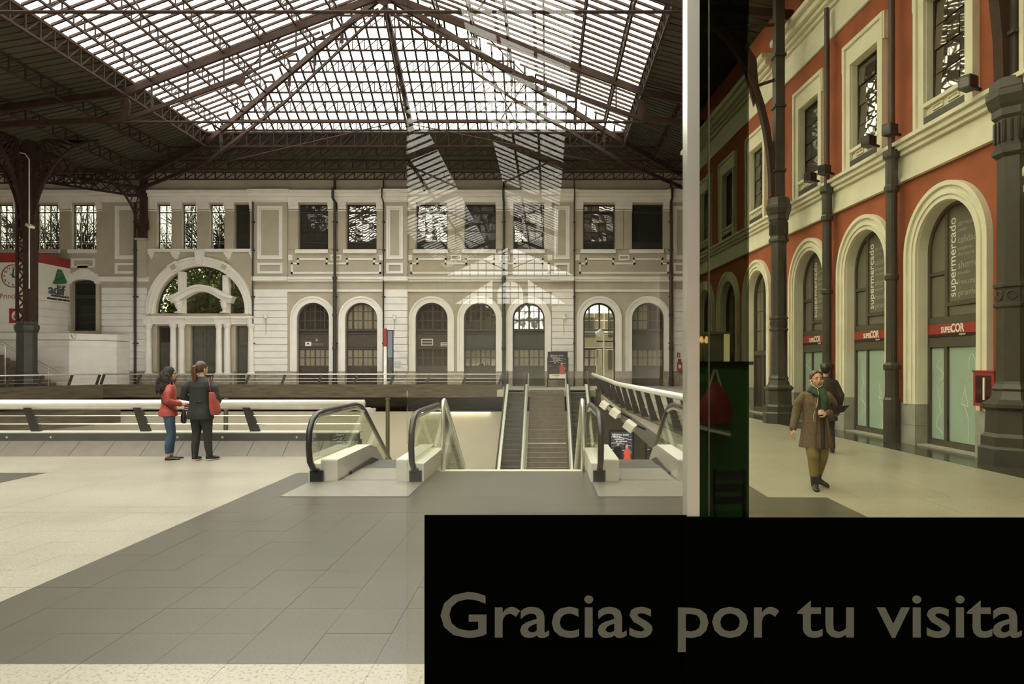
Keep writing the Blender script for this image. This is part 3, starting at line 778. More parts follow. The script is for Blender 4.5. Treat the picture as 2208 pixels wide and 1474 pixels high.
# blue-grey plinth stones
pe = [-10] + [e for u in UC for e in (u-AI+.015, u+AI-.015)] + [33.6]
for k in range(0, len(pe), 2):
    a, b = pe[k], pe[k+1]; n = max(1, int(round((b-a)/1.2)))
    for j in range(n):
        for z0, z1 in ((0, .42), (.42, .88)):
            rpart('plinth_stone', bluestone, rbox(a+(b-a)*j/n+.004, a+(b-a)*(j+1)/n-.004, z0+.003, z1-.003, -.25, .09))
dk_strip = MB(RM).box(-.95, 0, -8, 33.5, -.01, .006)
dk_strip.build('dark_floor_strip', M('polished_dark_strip', (0.05, 0.046, 0.034), 0.15, var=0.1), wr)
# arched shop windows
for i, u in enumerate(UC):
    shop = 1 <= i <= 3
    lab = {1: 'arched supermarket window beside the red fire hose box', 2: 'arched supermarket window with green frosted panes between the two pipes', 3: 'arched supermarket window behind the walking person'}.get(i, 'arched glazed doorway in the red building')
    w_ = new_window(lab, RP(u, 0, 0))
    MB(RM).box(-.05, .24, u-AI+.02, u+AI-.02, .008, .04).build('threshold', bluestone, w_)
    full = archpts(u, AI-.01, ASP, .012, 28)
    MB(RM).prism(full, fnR, -.32, -.26).build('window_frame', shopframe, w_)
    m_ = MB(RM).strip(full, archpts(u, AI-.09, ASP, .012, 28), fnR, -.26, -.19)
    um = u + .34
    if shop:
        m_.box(.26, .20, um-.04, um+.04, .16, 2.12); m_.box(.26, .20, um-.045, um+.045, 2.7, 4.9)
        m_.box(.26, .19, u-AI+.02, u+AI-.02, .02, .16); m_.box(.26, .19, u-AI+.02, u+AI-.02, 2.1, 2.32); m_.box(.26, .19, u-AI+.02, u+AI-.02, 2.57, 2.72)
        m_.box(.26, .20, um, u+AI-.03, 3.60, 3.68); m_.box(.26, .20, u-AI+.03, um, 2.93, 3.01)
        m_.build('frame_moulding', shopframe, w_)
        cl = list(reversed(archpts(u, AI-.10, ASP, 2.6, 28)))
        for poly in (rect(um+.05, u+AI-.1, 2.73, 3.59), rect(um+.05, u+AI-.1, 3.69, 5.1), rect(u-AI+.1, um-.05, 2.73, 2.92), rect(u-AI+.1, um-.05, 3.02, 5.1)):
            pane(w_, poly, shopfilm, fnR, -.26, -.235, cl, RM)
        pink = i == 1
        pane(w_, rect(u-AI+.1, um-.05, .17, 2.09), frost, fnR, -.26, -.235, None, RM)
        pane(w_, rect(um+.05, u+AI-.1, .17, 2.09), frostpink if pink else frost, fnR, -.26, -.235, None, RM)
        if pink: MB(RM).box(.21, .185, um-.05, um+.05, .16, 2.1).build('mullion_cover', redmull, w_)
        # etched outline drawing on the frosted panes
        rnd = random.Random(i)
        m_ = MB(RM)
        fig = [(-.30, .2), (-.34, .7), (-.42, .95), (-.40, 1.35), (-.30, 1.55), (-.28, 1.85), (-.20, 1.95), (-.12, 1.85), (-.10, 1.5), (.0, 1.3), (.02, .9), (-.08, .7), (-.10, .2)]
        off = u - .42
        for (a, b), (c, d) in zip(fig[:-1], fig[1:]):
            m_.bar((.234, off+a+.2, b), (.234, off+c+.2, d), .012)
        for ox in (-.35, .12):
            m_.bar((.234, off+ox, .9), (.234, off+ox+.1, 1.25), .012); m_.bar((.234, off+ox+.1, 1.25), (.234, off+ox+.2, .95), .012); m_.bar((.234, off+ox+.2, .95), (.234, off+ox, .9), .012)
        q = [(um+.12+rnd.uniform(0, .3), .3+.14*k) for k in range(12)]
        for p0, p1 in zip(q[:-1], q[1:]): m_.bar((.234, p0[0], p0[1]), (.234, p1[0], p1[1]), .010)
        m_.build('etched_drawing', frostline, w_)
        # lettering, read from the concourse; text x runs towards -u
        tm = Matrix(((0, 0, -1, 0), (-1, 0, 0, 0), (0, 1, 0, 0), (0, 0, 0, 1)))
        def ro(uu, zz, d=.232): return RM @ Matrix.Translation((d, uu, zz)) @ tm
        text('supermercado', .30, textwhite, 'vertical_lettering', w_, ro(um-.26, 3.10) @ Matrix.Rotation(PI/2, 4, 'Z'), xs=.93)
        for s_, z_, sz in (('servicio', 4.52, .15), ('surtido', 4.40, .10), ('calidad', 4.17, .21), ('panadería', 4.03, .11), ('charcutería', 3.91, .11), ('ahorro', 3.66, .22), ('selección', 3.54, .10), ('frescura', 3.34, .16), ('garantía', 3.12, .17)):
            text(s_, sz, textgrey, 'small_lettering', w_, ro(um-.32, z_))
        sg = thing('shop_sign', ['', 'red strip sign with white capitals over the supermarket window beside the fire hose box', 'red strip sign with white capitals over the window between the two rain pipes', 'red strip sign with white capitals over the window behind the walking person'][i], 'sign', RP(u, -.18, 2.33))
        MB(RM).box(.205, .17, u-AI+.06, u+AI-.06, 2.37, 2.57).build('sign_panel', redpaint, sg)
        MB(RM).box(.205, .175, u-AI+.06, u+AI-.06, 2.31, 2.37).build('sign_base', blackpl, sg)
        def rs(uu, zz): return RM @ Matrix.Translation((.167, uu, zz)) @ tm
        text('SUPER', .168, textwhite, 'lettering', sg, rs(u+.46, 2.395), xs=.78, bold=.004)
        text('COR', .235, textwhite, 'lettering', sg, rs(u+.135, 2.395), xs=.80, bold=.006)
        text('expres', .07, textwhite, 'lettering', sg, rs(u-.12, 2.325))
    else:
        m_.box(.26, .19, u-AI+.02, u+AI-.02, 2.05, 2.2); m_.box(.26, .19, u-.05, u+.05, .02, 5.0); m_.box(.26, .19, u-AI+.02, u+AI-.02, .02, .2)
        m_.build('frame_moulding', shopframe, w_)
        cl = list(reversed(archpts(u, AI-.10, ASP, .2, 28)))
        for a in range(4):
            for z0, z1 in ((.22, 2.03), (2.22, 2.9), (2.93, 3.6), (3.63, 4.3), (4.33, 5.1)):
                pane(w_, rect(u-.86+.43*a+.01, u-.86+.43*(a+1)-.01, z0, z1), p_bright if z0 > 2.1 else p_dim, fnR, -.26, -.245, cl, RM)
sgn = thing('exit_sign', 'small green illuminated exit sign inside the farther arched doorway', 'sign', RP(23.95, -.34, 2.1), None)
MB(RM).box(.24, .20, 23.85, 24.05, 2.2, 2.5).build('sign_plate', M('exit_green', (0.1, 0.3, 0.12), 0.5, emit=(0.2, 0.6, 0.25), estr=0.6), sgn)
MB(RM).box(.20, .195, 23.9, 24.0, 2.26, 2.44).build('pictogram', textwhite, sgn)
# ================================================================== ROOF
RX, RZ, AY = -7.35, 19.1, 31.3            # ridge line and hip apex
GXL, GXR, GY, GZ = -18.96, 4.26, 38.7, 14.65   # lower border of the glazing
EXL, EXR, EY, EZ = -27.0, 9.9, 41.6, 13.2      # eaves
YB = -18.0                                     # the glazed roof runs on behind the camera
ceil = struct('ceiling', 'hipped iron roof with a large skylight and dark corrugated margins', (RX, 20, EZ))
# corrugated margins
def panel(a, b, c, d, t=.06):
    n = (Vector(b)-Vector(a)).cross(Vector(d)-Vector(a)).normalized()
    if n.z < 0: n = -n
    pts = [Vector(p) for p in (a, b, c, d)]
    m_ = MB().add(pts + [p+n*t for p in pts], [(0,1,2,3),(7,6,5,4),(0,4,5,1),(1,5,6,2),(2,6,7,3),(3,7,4,0)])
    # corrugation ribs hang below the sheet, running down the slope
    A, B, C_, D = pts
    L = (B-A).length; k = max(2, int(L/.42))
    for i in range(k):
        p = A.lerp(B, (i+.5)/k); q = D.lerp(C_, (i+.5)/k)
        m_.bar(p-n*.02, q-n*.02, .09, .05)
    return m_.build('roof_sheet', deck, ceil)
ys = [YB, -8, 2, 12, 21.5, 26.4, 31.3]
for y0, y1 in zip(ys[:-1], ys[1:]):
    panel((EXL, y0, EZ), (EXL, y1, EZ), (GXL, y1, GZ), (GXL, y0, GZ)); panel((EXR, y1, EZ), (EXR, y0, EZ), (GXR, y0, GZ), (GXR, y1, GZ))
panel((EXL, 31.3, EZ), (EXL, EY, EZ), (GXL, GY, GZ), (GXL, 31.3, GZ)); panel((EXR, EY, EZ), (EXR, 31.3, EZ), (GXR, 31.3, GZ), (GXR, GY, GZ))
xs_ = [0, .25, .5, .75, 1]
for t0, t1 in zip(xs_[:-1], xs_[1:]):
    L = lambda a, b, t: a+(b-a)*t
    panel((L(EXL, EXR, t0), EY, EZ), (L(EXL, EXR, t1), EY, EZ), (L(GXL, GXR, t1), GY, GZ), (L(GXL, GXR, t0), GY, GZ))
MB().box(-37, 14, BW-.0, 44, 14.4, 14.5).build('soffit', deck, ceil); MB().box(-37, 14, EY, BW, 14.40, 14.46).build('gutter_cover', deck, ceil); MB().box(-37, 14, EY, EY+.06, 13.22, 14.4).build('gutter_fascia', deck, ceil)
MB().box(-37.4, EXL+.1, YB, EY, EZ-.05, EZ+.1).build('aisle_roof', deck, ceil)
MB().box(EXR-.1, 14.4, YB, EY, EZ-.05, EZ+.1).build('aisle_roof', deck, ceil)
# points on the slopes: t = 0 at glazing border, 1 at ridge
def Ls(t, y): return Vector((GXL+(RX-GXL)*t, y, GZ+(RZ-GZ)*t))
def Rs(t, y): return Vector((GXR+(RX-GXR)*t, y, GZ+(RZ-GZ)*t))
def yhip(t): return GY+(AY-GY)*t
TS = [0.0, .10, .24, .38, .52, .66, .80, .94]
dn = Vector((0, 0, -.06))
for t in TS:
    dp, ch, wb, st = (.75, .09, .045, .75) if t == 0 else (.55, .08, .036, .62)
    yl = yhip(t)
    for fn in (Ls, Rs):
        MB().lattice(fn(t, YB)+dn, fn(t, yl)+dn, dp, ch, wb, st).build('purlin', ironlight if t == 0 else iron, ceil)
    MB().lattice(Ls(t, yl)+dn, Rs(t, yl)+dn, dp, ch, wb, st, style='N').build('purlin', ironlight if t == 0 else iron, ceil)
for x, z, y in ((GXL-2.7, 14.18, 39.7), (GXL-5.4, 13.71, 40.6)):
    MB().lattice((x, YB, z-.08), (x, y, z-.08), .6, .07, .04, .9).build('purlin', iron, ceil)
for x, z, y in ((GXR+1.9, 14.1, 39.6), (GXR+3.8, 13.6, 40.6)):
    MB().lattice((x, YB, z-.08), (x, y, z-.08), .6, .07, .04, .9).build('purlin', iron, ceil)
for t in (.33, .66):
    y, z = GY+(EY-GY)*t, GZ+(EZ-GZ)*t
    MB().lattice((GXL+(EXL-GXL)*t, y, z-.08), (GXR+(EXR-GXR)*t, y, z-.08), .5, .07, .04, .8).build('purlin', iron, ceil)
MB().lattice((EXL, EY, EZ), (EXR+3, EY, EZ), .42, .08, .045, .6).build('eave_girder', iron, ceil)
MB().lattice((EXL, 10, EZ), (EXL, EY, EZ), .8, .10, .05, .7, style='X').build('eave_girder', iron, ceil)
MB().lattice((-37, EY-.2, 13.0), (EXL, EY-.2, 13.0), .5, .08, .045, .6).build('eave_girder', iron, ceil)
MB().box(RX-.25, RX+.25, YB, AY, RZ+.02, RZ+.25).build('ridge_cap', iron, ceil)
# glazing bars and panes, bay by bay
up = Vector((0, 0, .05))
def bar_at(a, b): MB().bar(a+up, b+up, .09, .09).build('glazing_bar', iron, ceil)
def tmax(y): return 1.0 if y <= AY else (GY-y)/(GY-AY)
yy = []
y = GY - .1
while y > 15: yy.append(y); y -= .5
while y > YB: yy.append(y); y -= .75
for i, y in enumerate(yy):
    t1 = tmax(y)
    bar_at(Ls(0, y), Ls(t1, y)); bar_at(Rs(0, y), Rs(t1, y))
    if i+1 < len(yy):
        y2 = yy[i+1]; t2 = tmax(y2)
        for fn in (Ls, Rs):
            q = [fn(0, y-.03)+up*1.6, fn(0, y2+.03)+up*1.6, fn(t2, y2+.03)+up*1.6, fn(t1, y-.03)+up*1.6]
            MB().add(q + [p+Vector((0, 0, .012)) for p in q], [(0,1,2,3),(7,6,5,4),(0,4,5,1),(1,5,6,2),(2,6,7,3),(3,7,4,0)]).build('pane', g_roof, ceil)
nb = 43; xb = [GXL+(GXR-GXL)*k/nb for k in range(nb+1)]
def hs(x):
    t = min((x-GXL)/(RX-GXL), (GXR-x)/(GXR-RX)); t = max(0.0, min(1.0, t))
    return Vector((x, yhip(t), GZ+(RZ-GZ)*t))
for k in range(1, nb):
    bar_at(Vector((xb[k], GY, GZ)), hs(xb[k]))
for k in range(nb):
    q = [Vector((xb[k]+.03, GY, GZ))+up*1.6, Vector((xb[k+1]-.03, GY, GZ))+up*1.6, hs(xb[k+1])+up*1.6, hs(xb[k])+up*1.6]
    MB().add(q + [p+Vector((0, 0, .012)) for p in q], [(0,1,2,3),(7,6,5,4),(0,4,5,1),(1,5,6,2),(2,6,7,3),(3,7,4,0)]).build('pane', g_roof, ceil)
# ---- trusses
def gusset(m_, p, w, h, axis):
    x, y, z = p
    if axis == 'x': m_.prism([(-w, 0), (-w*.7, -h), (0, -h*1.5), (w*.7, -h), (w, 0), (w*.6, h*.4), (-w*.6, h*.4)], lambda a, b, d: (x+a, y+d, z+b), -.04, .04)
    else: m_.prism([(-w, 0), (-w*.7, -h), (0, -h*1.5), (w*.7, -h), (w, 0), (w*.6, h*.4), (-w*.6, h*.4)], lambda a, b, d: (x+d, y+a, z+b), -.04, .04)
    return m_
def truss(y, label):
    T = thing('roof_truss', label, 'roof truss', (RX, y, 12.6))
    off = Vector((0, 0, -.75))
    for fn, sgn in ((Ls, 1), (Rs, -1)):
        e = Vector((EXL+.4 if sgn > 0 else EXR-.4, y, EZ-.25))
        top = [e, fn(0, y)+off*.9, fn(1, y)+off]
        m_ = MB(); m_.bar(top[0], top[1], .16, .30); m_.bar(top[1], top[2], .16, .30); m_.build('top_chord', iron, T)
        nd = fn(.44, y)+Vector((0, 0, -2.0)); a = fn(0.0, y)+Vector((0, 0, -1.9)); hd = Vector((e.x, y, 12.4))
        m_ = MB(); m_.bar(hd, a, .13, .26); m_.bar(a, nd, .10, .18); m_.bar(nd, fn(.98, y)+Vector((0, 0, -1.3)), .07, .10); m_.build('lower_chord', ironlight, T)
        for t in (.10, .24, .38, .52, .66, .80):
            p = fn(t, y)+off; q = p.copy()
            q.z = (a.lerp(nd, t/.44)).z if t < .44 else nd.lerp(fn(.98, y)+Vector((0, 0, -1.3)), (t-.44)/.54).z
            q.x = (a.lerp(nd, t/.44)).x if t < .44 else nd.lerp(fn(.98, y), (t-.44)/.54).x
            MB().bar(p, q, .06, .08).build('strut', ironlight if t < .2 else iron, T)
        gusset(MB(), nd, .30, .25, 'x').build('gusset_plate', iron, T)
        gusset(MB(), fn(0, y)+Vector((0, 0, -1.2)), .22, .5, 'x').build('gusset_plate', ironlight, T)
        tie = Vector((nd.x+sgn*1.3, y, 12.65))
        MB().tube([nd, tie], .035, 6).build('hanger_rod', ironlight, T)
        MB().bar(fn(.62, y)+off, nd, .05, .05).build('strut', iron, T)
    MB().tube([(EXL+1.5, y, 12.62), (EXR-1.0, y, 12.62)], .06, 8).build('tie_rod', ironlight, T)
    gusset(MB(), Vector((RX, y, RZ-.6)), .5, .45, 'x').build('gusset_plate', iron, T)
    return T
truss(31.3, 'iron roof truss meeting the hip rafters at the apex of the skylight')
truss(21.5, 'iron roof truss with a long straight tie rod over the middle of the hall')
for y in (11.7, 1.9): truss(y, 'iron roof truss over the near part of the hall')['group'] = 'near roof trusses'
def hip_rafter(corner, eave, label):
    T = thing('hip_rafter', label, 'roof rafter', (eave[0], eave[1], 12.6))
    ap = Vector((RX, AY, RZ-.75)); c = Vector(corner)+Vector((0, 0, -.6)); e = Vector(eave)+Vector((0, 0, -.35))
    m_ = MB(); m_.bar(e, c, .15, .28); m_.bar(c, ap, .15, .28); m_.build('top_chord', iron, T)
    c2 = c+Vector((0, 0, -1.1)); md = c.lerp(ap, .5)+Vector((0, 0, -1.25)); ap2 = ap+Vector((0, 0, -.6))
    m_ = MB(); m_.bar(e+Vector((0, 0, -.7)), c2, .10, .20); m_.bar(c2, md, .10, .16); m_.bar(md, ap2, .08, .12); m_.build('lower_chord', ironlight, T)
    for t in TS[1:-1]:
        p = c.lerp(ap, t); q = (c2.lerp(md, t/.5) if t < .5 else md.lerp(ap2, (t-.5)/.5))
        MB().bar(p, q, .05, .06).build('strut', iron, T)
        m_ = MB().bar(p+Vector((0, 0, .25)), p+Vector((0, 0, -.65)), .16, .05, up=(0, 1, 0)); m_.build('hanger_plate', iron, T)
    return T
hip_rafter((GXL, GY, GZ), (EXL+2.5, EY, EZ), 'diagonal hip rafter running from the skylight apex to the corner above the portal bracket')
hip_rafter((GXR, GY, GZ), (EXR-1.5, EY, EZ), 'diagonal hip rafter running from the skylight apex to the corner by the red building')
hip_rafter((RX, GY, GZ), (RX, EY, EZ), 'middle rafter running straight from the skylight apex to the back eave')
T = thing('bracing_rod', 'thin iron bracing rods slung below the back end of the skylight', 'brace rod', (RX, 37, 12.4))
def rp(px, py, Y): return Vector(((px-PX)*Y/F, Y, EYE+(PY-py)*Y/F))
for a, b in (((390, 372, 40.5), (860, 262, 34)), ((860, 262, 34), (1400, 372, 40.5)), ((1010, 62, 27), (1130, 300, 35)), ((850, 10, 29), (858, 262, 34))):
    MB().tube([rp(*a), rp(*b)], .03, 6).build('rod', ironlight, T)
# ---- hall behind the camera: opaque roof with two glazed strips and a glazed gable (seen mirrored in the door glass)
BK = -84.0
rear = struct('ceiling_rear', 'roof of the hall behind, dark with two glazed strips', (-5, -50, 13))
RR, RZ2, hw, ez = -4.6, 16.9, 9.4, 12.9
def rz(x): return RZ2-(RZ2-ez)*abs(x-RR)/hw
def rstrip(x0, x1, mat, name):
    q = [Vector((x0, BK, rz(x0))), Vector((x1, BK, rz(x1))), Vector((x1, YB, rz(x1))), Vector((x0, YB, rz(x0)))]
    MB().add(q + [p+Vector((0, 0, .03)) for p in q], [(0,1,2,3),(7,6,5,4),(0,4,5,1),(1,5,6,2),(2,6,7,3),(3,7,4,0)]).build(name, mat, rear)
for x0, x1, g in ((-37.4, -14.0, 0), (-14.0, -12.6, 0), (-12.6, -7.2, 1), (-7.2, RR, 0), (RR, -3.6, 0), (-3.6, 1.0, 1), (1.0, 4.8, 0), (4.8, 14.4, 0)):
    if x0 < -30 or x1 > 14: 
        MB().box(x0, x1, BK, YB, ez, ez+.1).build('roof_sheet', deck, rear)
    else: rstrip(x0, x1, g_roof if g else deck, 'glazed_strip' if g else 'roof_sheet')
y = YB
while y > BK:
    for x0, x1 in ((-12.6, -7.2), (-3.6, 1.0)):
        MB().bar((x0, y, rz(x0)-.06), (x1, y, rz(x1)-.06), .34, .02).build('glazing_bar', iron, rear)
    y -= 1.15
for y in (-30, -42, -54, -66, -78):
    m_ = MB().bar((-14, y, ez), (RR, y, RZ2-.3), .2, .35).bar((RR, y, RZ2-.3), (4.8, y, ez), .2, .35).bar((-14, y, ez-.4), (4.8, y, ez-.4), .08).bar((-9.3, y, 14.6), (RR, y, ez-.4), .1).bar((.1, y, 14.6), (RR, y, ez-.4), .1)
    m_.build('rear_truss', iron, rear)
for x in (-10.8, -9.0, -2.1, -.5):
    MB().bar((x, BK, rz(x)-.1), (x, YB, rz(x)-.1), .14, .2).build('purlin', iron, rear)
MB().box(-37.4, 14.4, YB-.1, YB+.1, 12.9, 13.3).build('eave_beam', iron, rear)
g1 = [(-37.4, 12.9), (-14, 12.9), (RR, RZ2), (4.8, 12.9), (14.4, 12.9), (14.4, 20), (-37.4, 20)]
MB().prism([(-37.4, 12.9), (-14, 12.9), (RR, RZ2), (RR, 20.5), (-37.4, 20.5)], lambda a, b, d: (a, d, b), YB-.15, YB+.05).build('end_wall', deck, rear)
MB().prism([(14.4, 12.9), (4.8, 12.9), (RR, RZ2), (RR, 20.5), (14.4, 20.5)], lambda a, b, d: (a, d, b), YB-.15, YB+.05).build('end_wall', deck, rear)
gh = [archpts(RR, 1.6, 10.4, 9.2, 16), [(-11.5, 9.2), (-6.8, 9.2), (-6.8, 12.2)], [(2.3, 9.2), (-2.4, 12.2), (-2.4, 9.2)], [(-12.6, 12.75), (RR-.3, 16.2), (RR-.3, 12.75)], [(3.4, 12.75), (RR+.3, 12.75), (RR+.3, 16.2)]]
m_ = MB().holed([(-37.4, LOW), (14.4, LOW), (14.4, 13.2), (4.8, 13.0), (RR, RZ2+.1), (-14, 13.0), (-37.4, 13.2)], gh, lambda a, b, d: (a, BK-d, b), 0, .3)
we = struct('wall_rear', 'gable wall at the far end of the hall behind', (-5, BK, LOW), m_, beige)
m_ = MB()
for k in range(-9, 10): m_.box(RR+k-.05, RR+k+.05, BK-.1, BK+.05, 9.2, 16)
for z in (9.9, 10.6, 11.3, 13.4, 14.2): m_.box(-13, 4, BK-.1, BK+.05, z-.05, z+.05)
m_.build('gable_glazing_bars', iron, we)
# ================================================================== THINGS
# ---- near railing on its sloped stone kerb
kerb = struct('trim_5', 'sloped stone kerb along the near edge of the pit', (-10, 13.3, 0))
X0, X1 = -30.6, -3.66
k = 0; x = X1
while x > X0:
    x2 = max(X0, x-.675)
    MB().prism([(13.15, 0.0), (13.52, .27), (13.75, .27), (13.75, -.5), (13.15, -.5)], lambda a, b, d: (d, a, b), x2+.004, x-.004).build('kerb_slab', kerbst, kerb)
    x = x2
rail = thing('pit_railing', 'near railing with thick pale tube, dark leaning fins and two wires', 'railing', (-10, 13.6, .27))
MB().box(X0, X1, 13.50, 13.60, .24, .405).build('steel_band', bandsteel, rail)
MB().box(X0, X1, 13.50, 13.80, .405, .43).build('ledge', whitesteel, rail)
MB().tube([(X0, 13.62, .965), (X1+.08, 13.62, .965)], .082, 20).build('handrail', whitesteel, rail, smooth=True)
MB().box(X1+.06, X1+.30, 13.58, 13.66, .80, .88).build('rail_end_bracket', steel, rail)
MB().box(X0, X1+.2, 13.6, 13.64, .86, .895).build('rail_underside', whitesteel, rail)
for z in (.575, .735): MB().tube([(X0, 13.62, z), (X1, 13.62, z)], .014, 6).build('wire', steel, rail)
x = (530-PX)*13.6/F
while x > X0:
    MB().prism([(x-.06, .90), (x+.08, .90), (x+.27, .43), (x+.09, .43)], lambda a, b, d: (a, d, b), 13.58, 13.66).build('fin', darksteel, rail)
    x -= 2.14
x = (60-PX)*13.6/F
for px in (15, 110, 383, 480, 640):
    MB().lathe(((px-PX)*13.5/F, 13.5, .325), [(.02, -.02), (.02, .02)], 8).build('bolt', steel, rail)
# ---- railings on the far and left beams
def rail_line(name, label, pts, z, posts, lean, r=.035, cap=.56):
    T = thing(name, label, 'railing', (pts[0][0], pts[0][1], z))
    P = [Vector((a, b, (c if len(p_) > 2 else z))) for p_ in pts for a, b, c in [(p_[0], p_[1], p_[2] if len(p_) > 2 else z)]]
    upv = Vector((0, 0, cap))
    MB().tube([p+upv for p in P], r, 12).build('handrail', whitesteel, T, smooth=True)
    for h in (.16, .33): MB().tube([p+Vector((0, 0, h)) for p in P], .009, 5).build('wire', steel, T)
    tot = sum((b-a).length for a, b in zip(P[:-1], P[1:])); n = int(tot/posts)
    for i in range(n+1):
        s = i*tot/n
        for a, b in zip(P[:-1], P[1:]):
            L = (b-a).length
            if s <= L+1e-6: break
            s -= L
        p = a.lerp(b, min(1, s/L)); d = (b-a).normalized()
        MB().bar(p-d*lean, p+upv*.97+d*lean*.3, .05, .13, up=d).build('fin', darksteel, T)
    return T
rail_line('far_railing', 'slim railing with leaning dark posts along the far edge of the pit', [(-2.5, 38.1), (-24.3, 38.1)], .62, 1.86, -.15)
rail_line('left_railing', 'slim railing with leaning dark posts along the left edge of the pit', [(-24.45, 37.95), (-26.3, 33.2), (-31.4, 24), (-31.4, 14)], .62, 1.5, -.15)
# right balustrade: big fins, thick tube
T = thing('right_balustrade', 'balustrade of tall dark fins and thick pale tube running away beside the escalators', 'railing', (3.3, 15, .05))
A = [Vector((3.48, 14.0, .05)), Vector((2.94, 27.0, .05)), Vector((2.58, 36.2, .46))]
MB().tube([A[0]+Vector((-.22, 0, .92)), A[1]+Vector((-.22, 0, .92)), A[2]+Vector((-.22, 0, .74))], .085, 16).build('handrail', whitesteel, T, smooth=True)
for h in (.3, .55): MB().tube([A[0]+Vector((0, 0, h)), A[1]+Vector((0, 0, h)), A[2]+Vector((0, 0, h*.8))], .016, 6).build('wire', steel, T)
y = 14.6
while y < 36:
    a, b = (A[0], A[1]) if y < 27 else (A[1], A[2]); p = a.lerp(b, (y-a.y)/(b.y-a.y))
    hh = .85 if y < 27 else .85-.18*(y-27)/9.2
    MB().prism([(.12, 0), (-.10, 0), (-.30, hh), (-.16, hh)], lambda a_, b_, d: (p.x+a_, p.y+d, p.z+b_), -.045, .045).build('fin', darksteel, T)
    y += 1.55
# ---- escalators going down (near side)
def handrail_path(x, sgn=1):
    pts = [(10.42, .17), (10.18, .20), (10.02, .34), (9.97, .55), (10.0, .78), (10.12, .93), (10.32, 1.01), (10.6, 1.03), (12.4, 1.03), (12.75, .98), (13.05, .86)]
    y, z = pts[-1]
    pts += [(y+6.6, z-6.6*.577)]
    return [(x, a, b) for a, b in pts]
def balustrade(T, x, inner):
    hp_ = handrail_path(x)
    MB().tube(hp_, [(.045, .035)]*len(hp_), 10).build('handrail', rubber, T, smooth=True)
    ip = [(x, p[1] + (0.075 if p[1] < 10.3 else 0), p[2]-.07 if p[2] > .9 else p[2]) for p in hp_[1:]]
    MB().tube(ip, .025, 8).build('handrail_track', steel, T, smooth=True)
    prof = [(p[1] + (.05 if p[1] < 10.3 else 0), p[2]-.04) for p in hp_[2:]] 
    y1, z1 = prof[-1]
    low = [(y1, z1-.8), (12.9, .02), (12.5, .14), (10.3, .14)]
    MB().prism(prof+low, lambda a, b, d: (x+d, a, b), -.006, .006).build('glass_panel', g_bal, T)
    s = 1 if inner > x else -1
    # newel plinth: low box with rounded descending end, white top
    for nm, o0, o1, m_ in (('plinth', .05, .30, whitesteel),):
        a0, a1 = x+s*o0, x+s*o1
        MB().prism([(10.35, .0), (10.35, .31), (12.35, .31), (12.75, .22), (13.1, .02), (13.3, -.12), (13.3, -.4), (12.6, -.05), (12.2, 0)], lambda a, b, d: (d, a, b), min(a0, a1), max(a0, a1)-.0).build('plinth', steel, T)
        MB().box(min(a0, a1), max(a0, a1), 10.36, 12.3, .31, .325).build('plinth_top', whitesteel, T)
    MB().prism([(10.32, .0), (10.32, .27), (12.3, .27), (12.8, .15), (13.3, -.15), (13.3, -.5), (12.2, 0)], lambda a, b, d: (d, a, b), min(x-s*.12, x+s*.05), max(x-s*.12, x+s*.05)).build('outer_deck', whitesteel, T)
    MB().prism([(10.28, .0), (10.28, .17), (10.5, .17), (10.5, 0)], lambda a, b, d: (d, a, b), x-.09, x+.09).build('handrail_inlet', blackpl, T)
    MB().prism([(11.0, .05), (12.3, .10), (12.7, .02), (13.1, -.18), (13.1, -.26), (12.6, -.06), (11.0, 0)], lambda a, b, d: (d, a, b), min(x+s*.30, x+s*.33), max(x+s*.30, x+s*.33)).build('skirt_brush', rubber, T)
def near_escalator(xl, xr, label):
    T = thing('escalator', label, 'escalator', ((xl+xr)/2, 9.2, 0))
    MB().box(xl-.10, xr+.12, 9.15, 10.42, 0.001, .008).build('landing_plate', plate, T)
    MB().box(xl+.33, xr-.33, 10.42, 11.6, 0.001, .012).build('comb_floor', plate, T)
    MB().box(xl+.33, xr-.33, 11.6, 12.0, 0.001, .014).build('comb_plate', escstep, T)
    for k in range(15):
        y = 12.0+.4*k; z = -max(0, (k-1))*.2
        MB().box(xl+.33, xr-.33, y, y+.4, z-.22, z-.01).build('step', escstep, T)
    balustrade(T, xl, xr); balustrade(T, xr, xl)
    MB().prism([(11.45, -.03), (12.4, -.25), (20, -4.2), (18.5, -4.25), (11.45, -1.0)], lambda a, b, d: (d, a, b), xl, xr).build('truss_casing', bandsteel, T)
    return T
near_escalator(-3.42, -1.95, 'descending escalator with steel landing plate next to the near railing')
near_escalator(.77, 2.24, 'descending escalator with steel landing plate beside the dark-finned balustrade')
